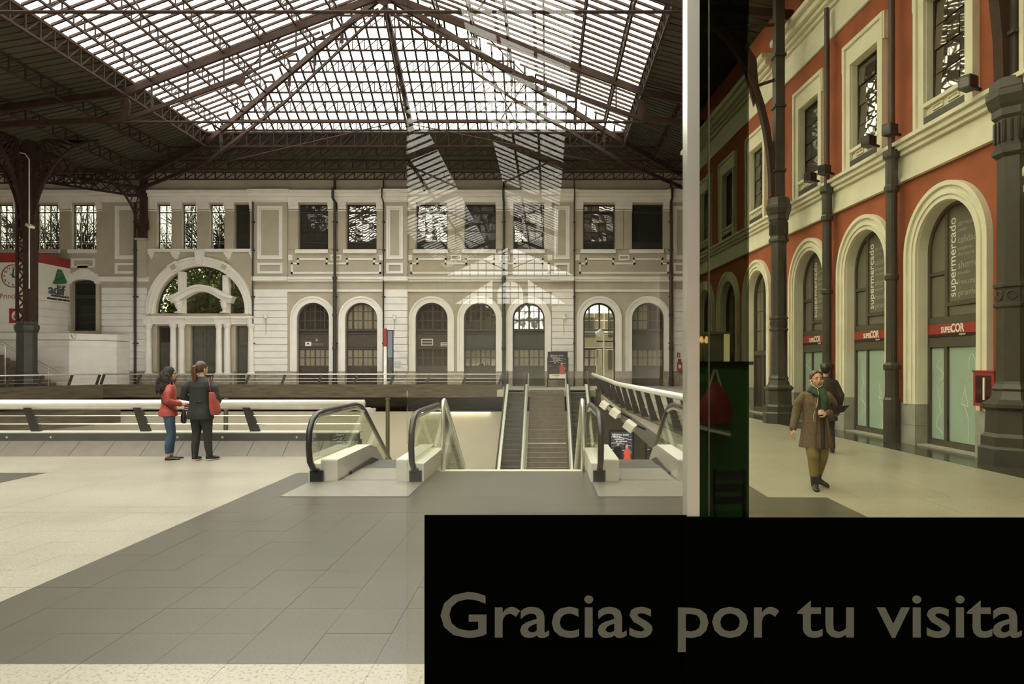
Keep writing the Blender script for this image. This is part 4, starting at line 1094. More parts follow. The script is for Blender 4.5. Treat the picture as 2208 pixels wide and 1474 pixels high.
# stairs going down between them, with nosing and post handrails
st = struct('trim_6', 'pale stone nosing at the head of the near stairs', (-.6, 11.4, 0), MB().box(-1.74, .56, 11.30, 11.46, -.06, .012), nosing)
T = thing('near_staircase', 'stone stairs dropping from the concourse between the near escalators', 'stairs', (-.6, 15, LOW))
for k in range(24):
    MB().box(-1.62, .48, 11.46+.31*k, 11.46+.31*(k+1)+.03, -.175*(k+1)-.2, -.175*(k+1)).build('step', treadst, T)
for x, sgn, lab in ((-1.70, 1, 'bent steel stair rail with glass beside the plate-edged left escalator'), (.58, -1, 'bent steel stair rail with glass beside the right near escalator')):
    T = thing('stair_rail', lab, 'handrail', (x, 11.35, 0))
    pth = [(x, 11.35, 0.0), (x, 11.35, 1.05), (x, 11.40, 1.13), (x, 11.50, 1.15), (x, 11.62, 1.10), (x+sgn*.0, 18.0, 1.10-6.4*.56)]
    MB().tube(pth, .035, 10).build('handrail', steel, T, smooth=True)
    MB().prism([(11.42, .0), (11.42, .98), (11.62, 1.0), (17.5, 1.0-5.9*.56), (17.5, -5.9*.56)], lambda a, b, d: (x+d, a, b), -.006, .006).build('glass_panel', g_bal, T)
# ---- far stairs and escalators
SL = .51; TY, TZ = 36.0, FZ
def sy(d): return TY-d
T = thing('far_staircase', 'wide stone stairs rising between two escalators to the far concourse', 'stairs', (0, 31, LOW))
n = 27
for k in range(n):
    run = 9.2/n; y1 = TY-run*k; 
    z = TZ - .173*(k+1)
    if z < LOW: break
    s_ = MB().box(-.89, .87, y1-run, y1+.02, z-.3, z).build('step', riserst, T)
    MB().box(-.89, .87, y1-run-.012, y1-run+.17, z-.001, z+.012).build('tread_edge', treadst if k != 12 else nosing, s_)
MB().box(-.89, .87, TY-.02, TY+.5, FZ-.2, FZ+.006).build('top_landing', treadst, T)
def far_escalator(xl, xr, label):
    T = thing('escalator', label, 'escalator', ((xl+xr)/2, 31, LOW))
    n = 24; run = 9.2/n
    for k in range(n):
        y1 = TY-run*k; z = TZ-SL*run*(k+.6)
        # curved ribbed riser and dark tread
        MB().prism([(y1-run+.0, z-.26), (y1-run-.015, z-.12), (y1-run-.03, z-.012), (y1-run+.03, z), (y1, z), (y1, z-.26)], lambda a, b, d: (d, a, b), xl, xr).build('step', escstep, T)
    MB().box(xl-.05, xr+.05, TY, TY+1.2, FZ-.1, FZ+.01).build('landing_plate', plate, T)
    for x, s in ((xl, -1), (xr, 1)):
        MB().prism([(TY+.6, FZ), (TY+.6, FZ+.30), (TY, FZ+.30), (TY-9.2, FZ+.32-9.2*SL), (TY-9.2, FZ-9.2*SL-.3), (TY, FZ-.3)], lambda a, b, d: (d, a, b), min(x, x+s*.16), max(x, x+s*.16)).build('skirt', whitesteel, T)
        MB().prism([(TY+.5, FZ+.3), (TY+.6, FZ+.8), (TY+.3, FZ+.92), (TY-.1, FZ+.90), (TY-9.2, FZ+.92-9.2*SL), (TY-9.2, FZ+.3-9.2*SL), (TY, FZ+.3)], lambda a, b, d: (d, a, b), x+s*.08-.005, x+s*.08+.005).build('glass_panel', g_bal, T)
        MB().tube([(x+s*.08, TY+.5, FZ+.35), (x+s*.08, TY+.72, FZ+.6), (x+s*.08, TY+.6, FZ+.9), (x+s*.08, TY+.2, FZ+.98), (x+s*.08, TY-.15, FZ+.94), (x+s*.08, TY-9.0, FZ+.94-8.85*SL), (x+s*.08, TY-9.5, FZ+.9-8.85*SL), (x+s*.08, TY-9.6, FZ+.55-8.85*SL), (x+s*.08, TY-9.3, FZ+.3-8.85*SL)], .04, 8).build('handrail', rubber, T, smooth=True)
        MB().tube([(x+s*.08, TY-.1, FZ+.88), (x+s*.08, TY-9.0, FZ+.88-8.9*SL)], .022, 6).build('handrail_track', steel, T)
    return T
far_escalator(-2.0, -1.2, 'far escalator rising beside the end of the far railing')
far_escalator(1.17, 1.97, 'far escalator rising beside the dark-finned balustrade')
for x, lab in ((-.97, 'slim steel handrail of the far stairs on the far railing side'), (.95, 'slim steel handrail of the far stairs on the balustrade side')):
    T = thing('far_stair_rail', lab, 'handrail', (x, TY, FZ))
    MB().tube([(x, TY+.15, FZ), (x, TY+.15, FZ+.85), (x, TY-.05, FZ+.88), (x, TY-9.0, FZ+.88-9*SL)], .025, 8).build('handrail', steel, T)
    MB().tube([(x, TY+.15, FZ), (x, TY+.15, FZ+.85)], .028, 8).build('post', steel, T)
# ---- lower hall: strip lamps, posts, screens
lampm = M('fluorescent_tube', (0.9, 0.88, 0.75), 0.5, emit=(1.0, 0.93, 0.72), estr=8.0)
for x0 in (-7.4,):
    T = thing('strip_lamp', 'white fluorescent strip lamp at the head of the cream lower wall', 'lamp', (x0+2.1, 39.5, -1.05))
    MB().box(x0, x0+4.2, 39.55, 39.70, -1.0, -.95).build('housing', lampwhite, T)
    MB().tube([(x0+.05, 39.6, -1.03), (x0+4.15, 39.6, -1.03)], .025, 8).build('tube', lampm, T)
for px in (485, 835):
    X = (px-PX)*37.5/F
    tag(MB().lathe((X, 37.6, LOW), [(.16, 0), (.16, .1), (.11, .14), (.11, 4.1), (.15, 4.14), (.15, 4.22)], 14).build('pit_post', M('bronze_post', (0.10, 0.085, 0.05), 0.4, 0.3), smooth=False), 'slender dark steel post holding up the far pit beam', 'post', 'steel posts in the pit')
scr = M('screen_dark', (0.01, 0.01, 0.012), 0.3, emit=(0.02, 0.02, 0.025), estr=1.0)
sblue = M('screen_streak', (0.6, 0.6, 0.65), 0.5, emit=(0.75, 0.78, 0.85), estr=.9)
sred = M('screen_red', (0.6, 0.05, 0.04), 0.5, emit=(0.75, 0.08, 0.05), estr=.9)
sskin = M('screen_skin', (0.5, 0.3, 0.2), 0.5, emit=(0.6, 0.35, 0.25), estr=.8)
sgrey = M('screen_grey', (0.2, 0.2, 0.2), 0.5, emit=(0.09, 0.09, 0.10), estr=.9)
swhite = M('screen_white', (0.8, 0.8, 0.8), 0.5, emit=(.95, .95, .92), estr=1.0)
syel = M('screen_yellow', (0.6, 0.4, 0.05), 0.5, emit=(.8, .55, .08), estr=1.0)
def ad(T, x0, z0, w_, h_, y, lit):
    """printed picture: light streaks on black, a figure in black and one in red, white foot strip"""
    pr = {} if lit else {m.name: M('printed_'+m.name, c_, .5, var=0) for m, c_ in ((scr, (.012, .012, .014)), (sblue, (.55, .56, .58)), (sred, (.45, .05, .04)), (sskin, (.42, .26, .18)), (sgrey, (.13, .13, .14)), (swhite, (.78, .77, .72)), (syel, (.55, .40, .06)))}
    def q(mat, nm, poly, d):
        mat = pr.get(mat.name, mat)
        MB().prism([(x0+a*w_, z0+b*h_) for a, b in poly], lambda a, b, e: (a, y-e, b), d, d+.004).build(nm, mat, T)
    q(scr, 'picture', [(0, 0), (1, 0), (1, 1), (0, 1)], 0)
    for k in range(6):
        b = .45+.09*k
        pts = [(t/10, b+.05*math.sin(t*.33+.9)+.012) for t in range(11)]
        q(sgrey if k % 2 else sblue, 'light_streak', pts + [(a, c-.014) for a, c in reversed(pts)], .006)
    q(sskin, 'face', [(.28, .60), (.38, .60), (.40, .68), (.34, .74), (.27, .68)], .012); q(scr, 'hair', [(.26, .68), (.41, .68), (.40, .76), (.30, .77)], .016)
    q(textblack, 'figure_black', [(.05, .18), (.55, .18), (.52, .5), (.42, .59), (.24, .59), (.08, .48)], .010)
    q(sred, 'figure_red', [(.58, .18), (.95, .18), (.92, .30), (.95, .40), (.88, .49), (.80, .52), (.71, .52), (.63, .47), (.60, .38), (.64, .30)], .014)
    q(sskin, 'face', [(.69, .52), (.81, .52), (.84, .62), (.78, .69), (.68, .64)], .015); q(sgrey, 'sleeve', [(.88, .30), (.96, .32), (.97, .44), (.90, .49)], .017); q(M('screen_hair', (0.12, 0.04, 0.02), .6), 'hair', [(.64, .50), (.68, .53), (.68, .62), (.76, .66), (.84, .6), (.84, .68), (.74, .71), (.64, .66)], .018)
    q(swhite, 'foot_strip', [(0, 0), (1, 0), (1, .17), (0, .17)], .02); q(syel, 'yellow_mark', [(.18, .10), (.62, .10), (.62, .14), (.18, .14)], .025)
    text('016', .11*w_, textblack, 'foot_lettering', T, facing_cam((x0+w_*.45, y-.03, z0+h_*.03)), 'CENTER')
    for k, s_ in enumerate(('Sabemos quién', 'lleva la', 'violencia', 'de género')):
        text(s_, .135*w_, pr.get(swhite.name, swhite), 'screen_lettering', T, facing_cam((x0+w_*(.04+.06*k), y-.022, z0+h_*(.90-.065*k))))
for px, lab in ((1318, 'lit advertising screen on the dark lower wall, fully in view'), (1396, 'lit advertising screen on the dark lower wall, partly hidden by the concrete beam')):
    X = (px-PX)*36.5/F
    T = thing('advert_screen', lab, 'screen', (X+.54, 36.5, -3.75))
    m_ = MB(); frame4(m_, X-.11, X+1.2, -3.75, -1.72, .11, 0, .12, lambda a, b, d: (a, 36.6-d, b)); m_.box(X, X+1.09, 36.55, 36.6, -3.7, -1.8); m_.build('frame', blackpl, T)
    ad(T, X, -3.64, 1.09, 1.81, 36.545, True)
# floodlights on the right beam
for i, (px, py, Y) in enumerate(((1303, 873, 26.5), (1326, 890, 23.0), (1358, 918, 19.2))):
    p = rp(px, py, Y); s = .145
    T = thing('floodlight', ['white box floodlight on the concrete beam, farthest down the balustrade', 'white box floodlight on the concrete beam, middle of the three', 'white box floodlight on the concrete beam, closest to the advertising screens in view'][i], 'lamp', p)
    rot = Matrix.Translation(p) @ Matrix.Rotation(math.radians(-25), 4, 'Z') @ Matrix.Rotation(math.radians(35), 4, 'Y') @ Matrix.Rotation(math.radians(15), 4, 'X')
    MB(rot).box(-s, s, -.10, .10, -s*.8, s*.8).build('housing', lampwhite, T)
    MB(rot).box(-s*.85, s*.85, -.105, -.10, -s*.65, s*.65).build('glass', M('lamp_glass', (0.75, 0.72, 0.6), 0.2), T)
    MB().bar(p+Vector((.1, .1, .05)), Vector((3.0 if i else 2.9, Y+.25, -.2)), .06, .06).build('arm', blackpl, T)
# poster case at the head of the stairs
T = thing('poster_case', 'black framed poster case standing at the head of the far stairs', 'poster', (bx(1203), 41.3, FZ))
def pz(py, Y=41.3): return EYE+(PY-py)*Y/F
def pxx(px, Y=41.3): return (px-PX)*Y/F
MB().box(pxx(1181), pxx(1224), 41.2, 41.4, pz(818), pz(758)).build('case', blackpl, T)
ad(T, pxx(1184.5), pz(815.5), pxx(1220)-pxx(1184.5), pz(762)-pz(815.5), 41.19, False)
for x in (pxx(1180), pxx(1223.5)): MB().box(x, x+.06, 41.26, 41.34, FZ, pz(770)).build('leg', blackpl, T)
# totem by the second arch
T = thing('totem', 'slim totem with red top, white base and blue picture panel', 'sign', (bx(838), 40.5, FZ))
MB().box(pxx(828, 40.5), pxx(834.5, 40.5), 40.4, 40.6, FZ, pz(747, 40.5)).build('white_post', whitesteel, T)
MB().box(pxx(828, 40.5), pxx(834.5, 40.5), 40.4, 40.6, pz(747, 40.5), pz(708, 40.5)).build('red_post', redpaint, T)
MB().box(pxx(835.5, 40.5), pxx(848, 40.5), 40.42, 40.58, pz(822, 40.5), pz(711, 40.5)).build('panel_frame', blackpl, T)
MB().box(pxx(837, 40.5), pxx(847, 40.5), 40.40, 40.42, pz(770, 40.5), pz(713, 40.5)).build('picture_sky', M('picture_blue', (0.20, 0.22, 0.26), 0.4), T)
MB().box(pxx(837, 40.5), pxx(847, 40.5), 40.40, 40.42, pz(820, 40.5), pz(770, 40.5)).build('picture_ground', M('picture_green', (0.07, 0.07, 0.05), 0.4, var=.5, scale=12), T)
MB().box(bx(851), bx(865), BW-.125, BW-.15, bz(791), bz(778)).build('wall_notice', M('notice_blue', (0.55, 0.62, 0.58), 0.5), wall)
# small things on the facade
def wall_lamp(px, py, wz, label):
    T = thing('wall_speaker', label, 'speaker', (bx(px), BW-.3, bz(py)))
    MB().lathe((bx(px), BW-.34, bz(py)-.12), [(.09, 0), (.12, .03), (.12, .26), (.06, .3)], 12).build('housing', signwhite, T)
    MB().bar((bx(px), BW-.1, bz(py)), (bx(px), BW-.3, bz(py)), .05).build('bracket', signwhite, T)
    MB().bar((bx(px)-.05, BW-.14, bz(py)), (bx(px)-.05, BW-.14, bz(py)-wz), .03).build('cable', taupe, T)
for px, py, lb in ((577, 683, 'small white loudspeaker on the pilaster beside the portal'), (853, 685, 'small white loudspeaker on the pilaster over the totem'), (1217, 684, 'small white loudspeaker on the pilaster over the poster case')): wall_lamp(px, py, 1.1, lb)
T = thing('floodlight', 'white spotlight on a thin pole in front of the glass doorway', 'lamp', (pxx(1293), 41.3, FZ))
MB().tube([(pxx(1302), 41.3, FZ), (pxx(1302), 41.3, pz(722)), (pxx(1294), 41.3, pz(716))], .035, 8).build('pole', signwhite, T)
MB().bar((pxx(1288), 41.15, pz(722)), (pxx(1297), 41.3, pz(713)), .26, .26).build('lamp_head', signwhite, T)
T = thing('fire_extinguisher', 'red fire extinguisher hung beside the last grey-green arched door', 'extinguisher', (bx(1463), BW-.25, bz(800)))
MB().lathe((bx(1463), BW-.28, bz(799)), [(.13, 0), (.14, .05), (.14, .5), (.07, .6), (.04, .65)], 12).build('cylinder', redpaint, T)
MB().box(bx(1463)-.08, bx(1463)+.10, BW-.30, BW-.24, bz(799)+.62, bz(799)+.70).build('valve', blackpl, T)
MB().box(bx(1463)-.07, bx(1463)+.07, BW-.43, BW-.41, bz(799)+.15, bz(799)+.38).build('label', textwhite, T)
T = thing('fire_sign', 'small red extinguisher sign on the white courses', 'sign', (bx(1462), BW-.13, bz(770)))
MB().box(bx(1459), bx(1466), BW-.12, BW-.14, bz(770), bz(760)).build('plate', redpaint, T); MB().box(bx(1461.5), bx(1463.5), BW-.14, BW-.145, bz(768.5), bz(762)).build('pictogram', textwhite, T)
# downpipes on the back facade
dpl = ['thick dark downpipe between the portal and the low white block', 'thin dark downpipe against the jamb of the portal arch', 'cast-sleeved downpipe between the two brown arched doors', 'thin dark downpipe coming down behind the red-topped totem', 'cast-sleeved downpipe beside the end of the far railing', 'thin dark downpipe beside the poster case', 'cast-sleeved downpipe beside the wall extinguisher']
for px, r, zt in ((297, .10, 440), (549, .06, 437), (725, .10, 386), (829, .06, 386), (1087, .09, 386), (1238, .06, 386), (1445, .10, 386)):
    X = bx(px); d = .30 if px in (725, 1087) else .28
    T = thing('downpipe', dpl.pop(0), 'pipe', (X, BW-d, FZ))
    MB().tube([(X, BW-d, FZ), (X, BW-d, bz(437)), (X, BW-d-.4, bz(432)), (X, BW-d-.4, bz(412)), (X, BW-d, bz(408)), (X, BW-d, bz(zt))] if zt < 437 else [(X, BW-d, FZ), (X, BW-d, bz(zt))], r*.75 if r < .08 else r*.8, 10).build('pipe', pipe, T)
    if r > .08 and px > 300:
        for z0, z1, rr in ((FZ, bz(598), r*1.15),): MB().lathe((X, BW-d, z0), [(rr*1.35, 0), (rr*1.35, .4), (rr*1.1, .5), (rr, .6), (rr, 2.2), (rr*1.3, 2.25), (rr*1.3, 2.4), (rr, 2.45), (rr, 4.2), (rr*1.25, 4.25), (rr*1.25, 4.4), (rr, 4.45), (rr*.95, z1-z0-.2), (rr*1.3, z1-z0-.1), (rr*1.3, z1-z0)], 12).build('cast_sleeve', castiron, T)
    for q in (480, 540, 640, 740):
        MB().box(X-r*1.3, X+r*1.3, BW-.1, BW-d-.02, bz(q)-.04, bz(q)+.04).build('clamp', pipe, T)
# ---- lettering on the left block
T = thing('wall_clock', 'round white station clock with red rim and black numerals', 'clock', ((28-PX)*40/F, 39.98, zq(621, 40)))
cx, cz, R = (29-PX)*39.98/F, zq(595, 39.98), .66
cy = BY0-.10
MB().strip([(cx+R*math.cos(t*PI/16), cz+R*math.sin(t*PI/16)) for t in range(32)], [(cx+.93*R*math.cos(t*PI/16), cz+.93*R*math.sin(t*PI/16)) for t in range(32)], lambda a, b, d: (a, cy-d, b), 0, .08, True).build('rim', redpaint, T)
MB().prism([(cx+.94*R*math.cos(t*PI/16), cz+.94*R*math.sin(t*PI/16)) for t in range(32)], lambda a, b, d: (a, cy-d, b), 0, .05).build('dial', signwhite, T)
for k in range(1, 13):
    a = PI/2-k*PI/6
    text(str(k), .20, textblack, 'numeral', T, facing_cam((cx+.76*R*math.cos(a), cy-.055, cz+.76*R*math.sin(a)-.07)), 'CENTER', bold=.004)
MB().bar((cx, cy-.07, cz-.1), (cx+.04, cy-.07, cz+.42), .06, .02, up=(0, 1, 0)).build('hour_hand', textblack, T)
MB().bar((cx-.15, cy-.08, cz+.12), (cx+.42, cy-.08, cz-.26), .045, .02, up=(0, 1, 0)).build('minute_hand', textblack, T)
text('Principe', .40, textred, 'station_lettering', blk, facing_cam(((-1-PX)*39.98/F, cy-.01, zq(643, 39.98))))
T = thing('lift_sign', 'red square lift sign with white disc below the clock', 'sign', ((32-PX)*40/F, 40, zq(696, 40)))
lx0, lx1, lz0, lz1 = (19-PX)*40/F, (48-PX)*40/F, zq(696, 40), zq(665, 40)
MB().box(lx0, lx1, BY0-.05, BY0-.08, lz0, lz1).build('plate', redpaint, T)
lcx, lcz = (lx0+lx1)/2+.05, (lz0+lz1)/2
MB().prism([(lcx+.29*math.cos(t*PI/12), lcz+.29*math.sin(t*PI/12)) for t in range(24)], lambda a, b, d: (a, BY0-.08-d, b), 0, .006).build('disc', signwhite, T)
m_ = MB(); frame4(m_, lcx-.17, lcx+.17, lcz-.17, lcz+.05, .025, .08, .092, lambda a, b, d: (a, BY0-d-.006, b))
for s in (-.09, 0, .09): m_.box(lcx+s-.025, lcx+s+.025, BY0-.088, BY0-.098, lcz-.13, lcz+.01)
for s, u_ in ((-.07, 1), (.07, -1)): m_.prism([(lcx+s-.04, lcz+.13-u_*.03), (lcx+s+.04, lcz+.13-u_*.03), (lcx+s, lcz+.13+u_*.05)], lambda a, b, d: (a, BY0-.088-d, b), 0, .006)
m_.build('pictogram', redpaint, T)
# company sign on the side face (faces +X)
sxp = BX1+.11
def sm(y, z): return Matrix.Translation((sxp, y, z)) @ Matrix.Rotation(PI/2, 4, 'Z') @ Matrix.Rotation(PI/2, 4, 'X')
def sideY(px): return BX1*F/(px-PX)
T = thing('company_sign', 'green folded triangle emblem over grey lettering on the white side face', 'sign', (sxp, sideY(122), zq(650, 41.5)))
y0, y1 = sideY(109), sideY(137)
zc = lambda py: zq(py, (y0+y1)/2)
fs = lambda a, b, d: (sxp+d, a, b)
MB().prism([(y0, zc(613)), (y0+.15*(y1-y0), zc(605)), (y0+.38*(y1-y0), zc(581)), (y0+.6*(y1-y0), zc(581)), (y1, zc(605)), (y0+.93*(y1-y0), zc(609)), (y0+.3*(y1-y0), zc(613))], fs, 0, .10).build('emblem', logogreen, T)
MB().prism([(y0+.1*(y1-y0), zc(605)), (y0+.75*(y1-y0), zc(595)), (y0+.80*(y1-y0), zc(597)), (y0+.15*(y1-y0), zc(607))], fs, .10, .11).build('emblem_fold', M('emblem_dark', (0.012, 0.06, 0.025), .5), T)
text('adif', .82, M('letter_grey_blue', (0.10, 0.11, 0.13), .4), 'lettering', T, sm(sideY(100), zq(634, 41.3)), extrude=.05, xs=1.15, bold=.01)
text('ADMINISTRADOR DE', .155, textblack, 'small_lettering', T, sm(sideY(106), zq(640, 41.5)), extrude=.01, xs=1.05, bold=.004)
text('INFRAESTRUCTURAS FERROVIARIAS', .155, textblack, 'small_lettering', T, sm(sideY(97.5), zq(647, 41.5)), extrude=.01, xs=.86, bold=.004)
# fire cabinet, camera, handrail near the low block
T = thing('fire_hose_box', 'red fire hose box on the low block under the black window', 'fire cabinet', (-25.3, 41.2, zq(797, 41.2)))
X = (207-PX)*41.0/F+.25
MB().box(X, X+.40, 41.0, 41.2, zq(797, 41), zq(771, 41)).build('box', redpaint, T); MB().box(X+.06, X+.34, 40.97, 41.0, zq(795, 41), zq(774, 41)).build('door', M('red_glass', (0.22, 0.04, 0.03), .2), T)
MB().box(X+.05, X+.35, 41.0, 41.25, FZ, zq(797, 41)).build('stand', whitesteel, T)
T = thing('wall_camera', 'small white wall camera at the corner of the low block', 'camera', ((158-PX)*39.6/F, 39.6, zq(728, 39.6)))
q = rp(159, 725, 39.2)
MB().bar(q+Vector((-.1, 0, .12)), q+Vector((.1, -.1, -.12)), .13).build('body', signwhite, T); MB().bar(q, q+Vector((-.1, .3, .1)), .05).build('bracket', signwhite, T)
T = thing('wall_stair', 'brown stair climbing past the iron column to the left block', 'stairs', (-31.5, 38.6, FZ))
for k in range(12):
    MB().box(-34.6, -27.4-.33*k, 38.5, 39.3, FZ+.17*k, FZ+.17*(k+1)).build('step', treadst, T)
MB().tube([(-27.0, 38.5, FZ+.9), (-33, 38.5, FZ+.9+6*.53)], .025, 8).build('handrail', steel, T)
MB().tube([(-27.0, 38.5, FZ+.75), (-33, 38.5, FZ+.75+6*.53)], .02, 8).build('handrail', steel, T)
for x in (-27.6, -30): MB().tube([(x, 38.5, FZ), (x, 38.5, FZ+.9+(-27-x)*.53)], .02, 6).build('handrail_post', steel, T)
# ---- lattice iron column on the left
CX, CY = -26.93, 36.0
T = thing('lattice_column', 'brown lattice iron column with spreading brackets on a dark cast pedestal', 'column', (CX, CY, FZ))
MB().lathe((CX, CY, FZ), [(.98, 0), (.98, .35), (.90, .42), (.84, .62), (.84, .72), (.80, .8), (.80, 2.95), (.84, 3.0), (.92, 3.1), (.97, 3.22), (.97, 3.34), (.82, 3.42), (.82, 3.55)], 8, rot=PI/8, sx=.58, sy=.58).build('pedestal', castiron, T)
zc0, zc1 = FZ+3.5, 13.4
for sx_ in (-1, 1):
    for sy_ in (-1, 1):
        MB().bar((CX+sx_*.30, CY+sy_*.27, zc0), (CX+sx_*.30, CY+sy_*.27, zc1), .11, .11).build('corner_angle', iron, T)
for k in range(14):
    z = zc0+(zc1-zc0)*k/14; z2 = zc0+(zc1-zc0)*(k+1)/14
    m_ = MB()
    for sy_ in (-.31,):
        m_.bar((CX-.28, CY+sy_, z), (CX+.05, CY+sy_, (z+z2)/2), .07, .05); m_.bar((CX+.05, CY+sy_, (z+z2)/2), (CX-.28, CY+sy_, z2), .07, .05); m_.box(CX-.30, CX+.06, CY+sy_-.03, CY+sy_+.03, z-.05, z+.05)
    m_.build('lacing', ironlight, T)
MB().box(CX+.04, CX+.33, CY-.34, CY-.28, zc0, zc1).build('web_plate', ironlight, T); MB().box(CX-.33, CX+.33, CY+.28, CY+.31, zc0, zc1).build('back_plate', iron, T)
MB().box(CX+.31, CX+.35, CY-.30, CY+.30, zc0, zc1).build('side_plate', ironlight, T)
def arm(T, dx, dy, n=14, r=3.4, z0=8.3, z1=13.3):
    pts = []; pts2 = []
    for k in range(n+1):
        t = k/n; a = t*PI/2
        o = r*(1-math.cos(a)); z = z0+(z1-z0)*math.sin(a)
        pts.append(Vector((CX+dx*(.28+o), CY+dy*(.28+o), z)))
        pts2.append(Vector((CX+dx*(.28+o*.45), CY+dy*(.28+o*.45), min(z1, z+.75+.5*t))))
    m_ = MB()
    for P in (pts, pts2):
        for a, b in zip(P[:-1], P[1:]): m_.bar(a, b, .12, .12)
    for k in range(n):
        m_.bar(pts[k], pts2[k+1], .06); m_.bar(pts2[k], pts[k+1], .06)
    m_.build('bracket_arm', iron, T)
arm(T, 1, 0); arm(T, -1, 0); arm(T, 0, 1); arm(T, 0, -1)
MB().tube([(CX+.42, CY-.40, 5.6), (CX+.42, CY-.40, 12.2), (CX+.2, CY-.40, 12.5), (CX-3, CY-.40, 13.0)], .03, 6).build('conduit', whitesteel, T)
for s in (-1, 1):
    p = Vector((CX+s*.52, CY-.45, 8.75)); MB().bar(p+Vector((-.12*s, 0, .1)), p+Vector((.16*s, -.12, -.05)), .28, .12).build('flood_lamp', castiron if s < 0 else lampwhite, T)
# wall bracket (half arch) at the corner over the portal
T = thing('wall_bracket', 'curved lattice iron bracket springing from a corbel beside the portal', 'bracket', (bx(310), 42.2, bz(515)))
wpart('corbel_pier', taupe, pbox(pbox(MB(), 303, 321, 437, 600, .1, .35), 301, 323, 516, 520, .1, .55))
O = Vector((bx(311), 42.15, bz(515)))
def bp_(t): a = t*PI/2; return Vector((O.x-2.6*(1-math.cos(a)), 42.15-1.6*(1-math.cos(a)), O.z+(13.2-O.z)*math.sin(a)))
P1 = [bp_(k/14) for k in range(15)]; P2 = [p+Vector((.42, .2, min(.5, 13.15-p.z))) for p in P1]
m_ = MB()
for P in (P1, P2):
    for a, b in zip(P[:-1], P[1:]): m_.bar(a, b, .12)
m_.build('arched_chords', ironlight, T); m_ = MB()
for k in range(14): m_.bar(P1[k], P2[k+1], .05); m_.bar(P2[k], P1[k+1], .05)
m_.build('lacing', iron, T)
MB().bar((O.x+.2, 42.3, O.z), (O.x+.2, 42.3, 13.1), .34, .3).build('upright', ironlight, T)
MB().lattice((O.x-6.5, 40.3, 13.15), (O.x+.3, 42.2, 12.4), .55, .12, .06, .6, style='X').build('lattice_arm', iron, T)
# ---- cast-iron columns and pipes of the red building
def iron_column(u, d, label, rad=.24, upper=True):
    b = RP(u, d, 0)
    T = thing('cast_iron_column', label, 'column', b)
    prof = [(1.9, 0), (1.9, .30), (1.75, .34), (1.75, .5), (1.55, .56), (1.5, .95), (1.72, 1.0), (1.75, 1.06), (1.3, 1.14), (1.22, 1.2), (1.12, 1.28), (1.2, 1.32), (1.05, 1.4), (1.0, 1.45)]
    MB().lathe(b, [(r*rad, z) for r, z in prof], 8, rot=PI/8).build('base', castiron, T)
    MB().lathe(b, [(rad, 1.4), (rad*.97, 2.7), (rad*1.12, 2.74), (rad*1.12, 2.78), (rad*.99, 2.80), (rad*.99, 3.05), (rad*1.12, 3.07), (rad*1.12, 3.12), (rad*.95, 3.15), (rad*.92, 5.35)], 8, rot=PI/8).build('shaft', castiron, T)
    MB().lathe(b, [(rad*.92, 5.3), (rad*1.2, 5.36), (rad*1.2, 5.42), (rad*1.0, 5.5), (rad*1.02, 5.95), (rad*1.2, 6.0), (rad*1.2, 6.12), (rad*1.36, 6.18), (rad*1.5, 6.32), (rad*1.5, 6.42), (rad*1.35, 6.46), (rad*1.3, 6.62), (rad*1.1, 6.65)], 8, rot=PI/8).build('capital', castiron, T)
    for k in range(8):
        a = PI/4*k; 
        for o in (-.35, 0, .35):
            p = Vector((b.x+rad*.98*math.cos(a)-math.sin(a)*rad*o, b.y+rad*.98*math.sin(a)+math.cos(a)*rad*o, 0))
            MB().box(p.x-.018, p.x+.018, p.y-.018, p.y+.018, 5.56, 5.92).build('flute', castiron, T)
        c = Vector((b.x+rad*.94*math.cos(a), b.y+rad*.94*math.sin(a), 2.93)); tn = Vector((-math.sin(a), math.cos(a), 0))
        MB().tube([c+tn*(.075*math.cos(q*PI/4))+Vector((0, 0, .075*math.sin(q*PI/4))) for q in range(9)], .016, 5).build('ring_ornament', castiron, T)
    MB().box(b.x-.13, b.x+.13, b.y-.16, b.y+.16, 6.6, 13.0).build('upper_stanchion', castiron, T)
    for z in (7.4, 9.3, 10.8): MB().box(b.x-.17, b.x+.17, b.y-.2, b.y+.2, z, z+.07).build('stanchion_band', castiron, T)
    pts = []
    for k in range(13):
        a = k/12*PI/2
        pts.append(Vector((b.x-.15-2.6*(1-math.cos(a)), b.y+.1, 6.7+5.4*math.sin(a))))
    m_ = MB()
    for p, q in zip(pts[:-1], pts[1:]): m_.bar(p, q, .16, .26, up=(0, 1, 0))
    m_.bar(pts[5], Vector((b.x, b.y, pts[5].z+.2)), .07); m_.bar(pts[9], Vector((b.x, b.y, pts[9].z+.1)), .07)
    m_.prism([(-.02, 0), (.12, .5), (.05, 1.4), (-.25, 1.9), (-.35, 1.2)], lambda a, b_, d: (pts[5].x+a, b.y+.1+d, pts[5].z+b_-.6), -.05, .05)
    m_.build('curved_bracket', ironlight, T)
    return T
iron_column(20.67, .80, 'octagonal cast-iron column with curved bracket standing beyond the walking person')
iron_column(12.05, .05, 'octagonal cast-iron column beside the red fire hose box', rad=.30)
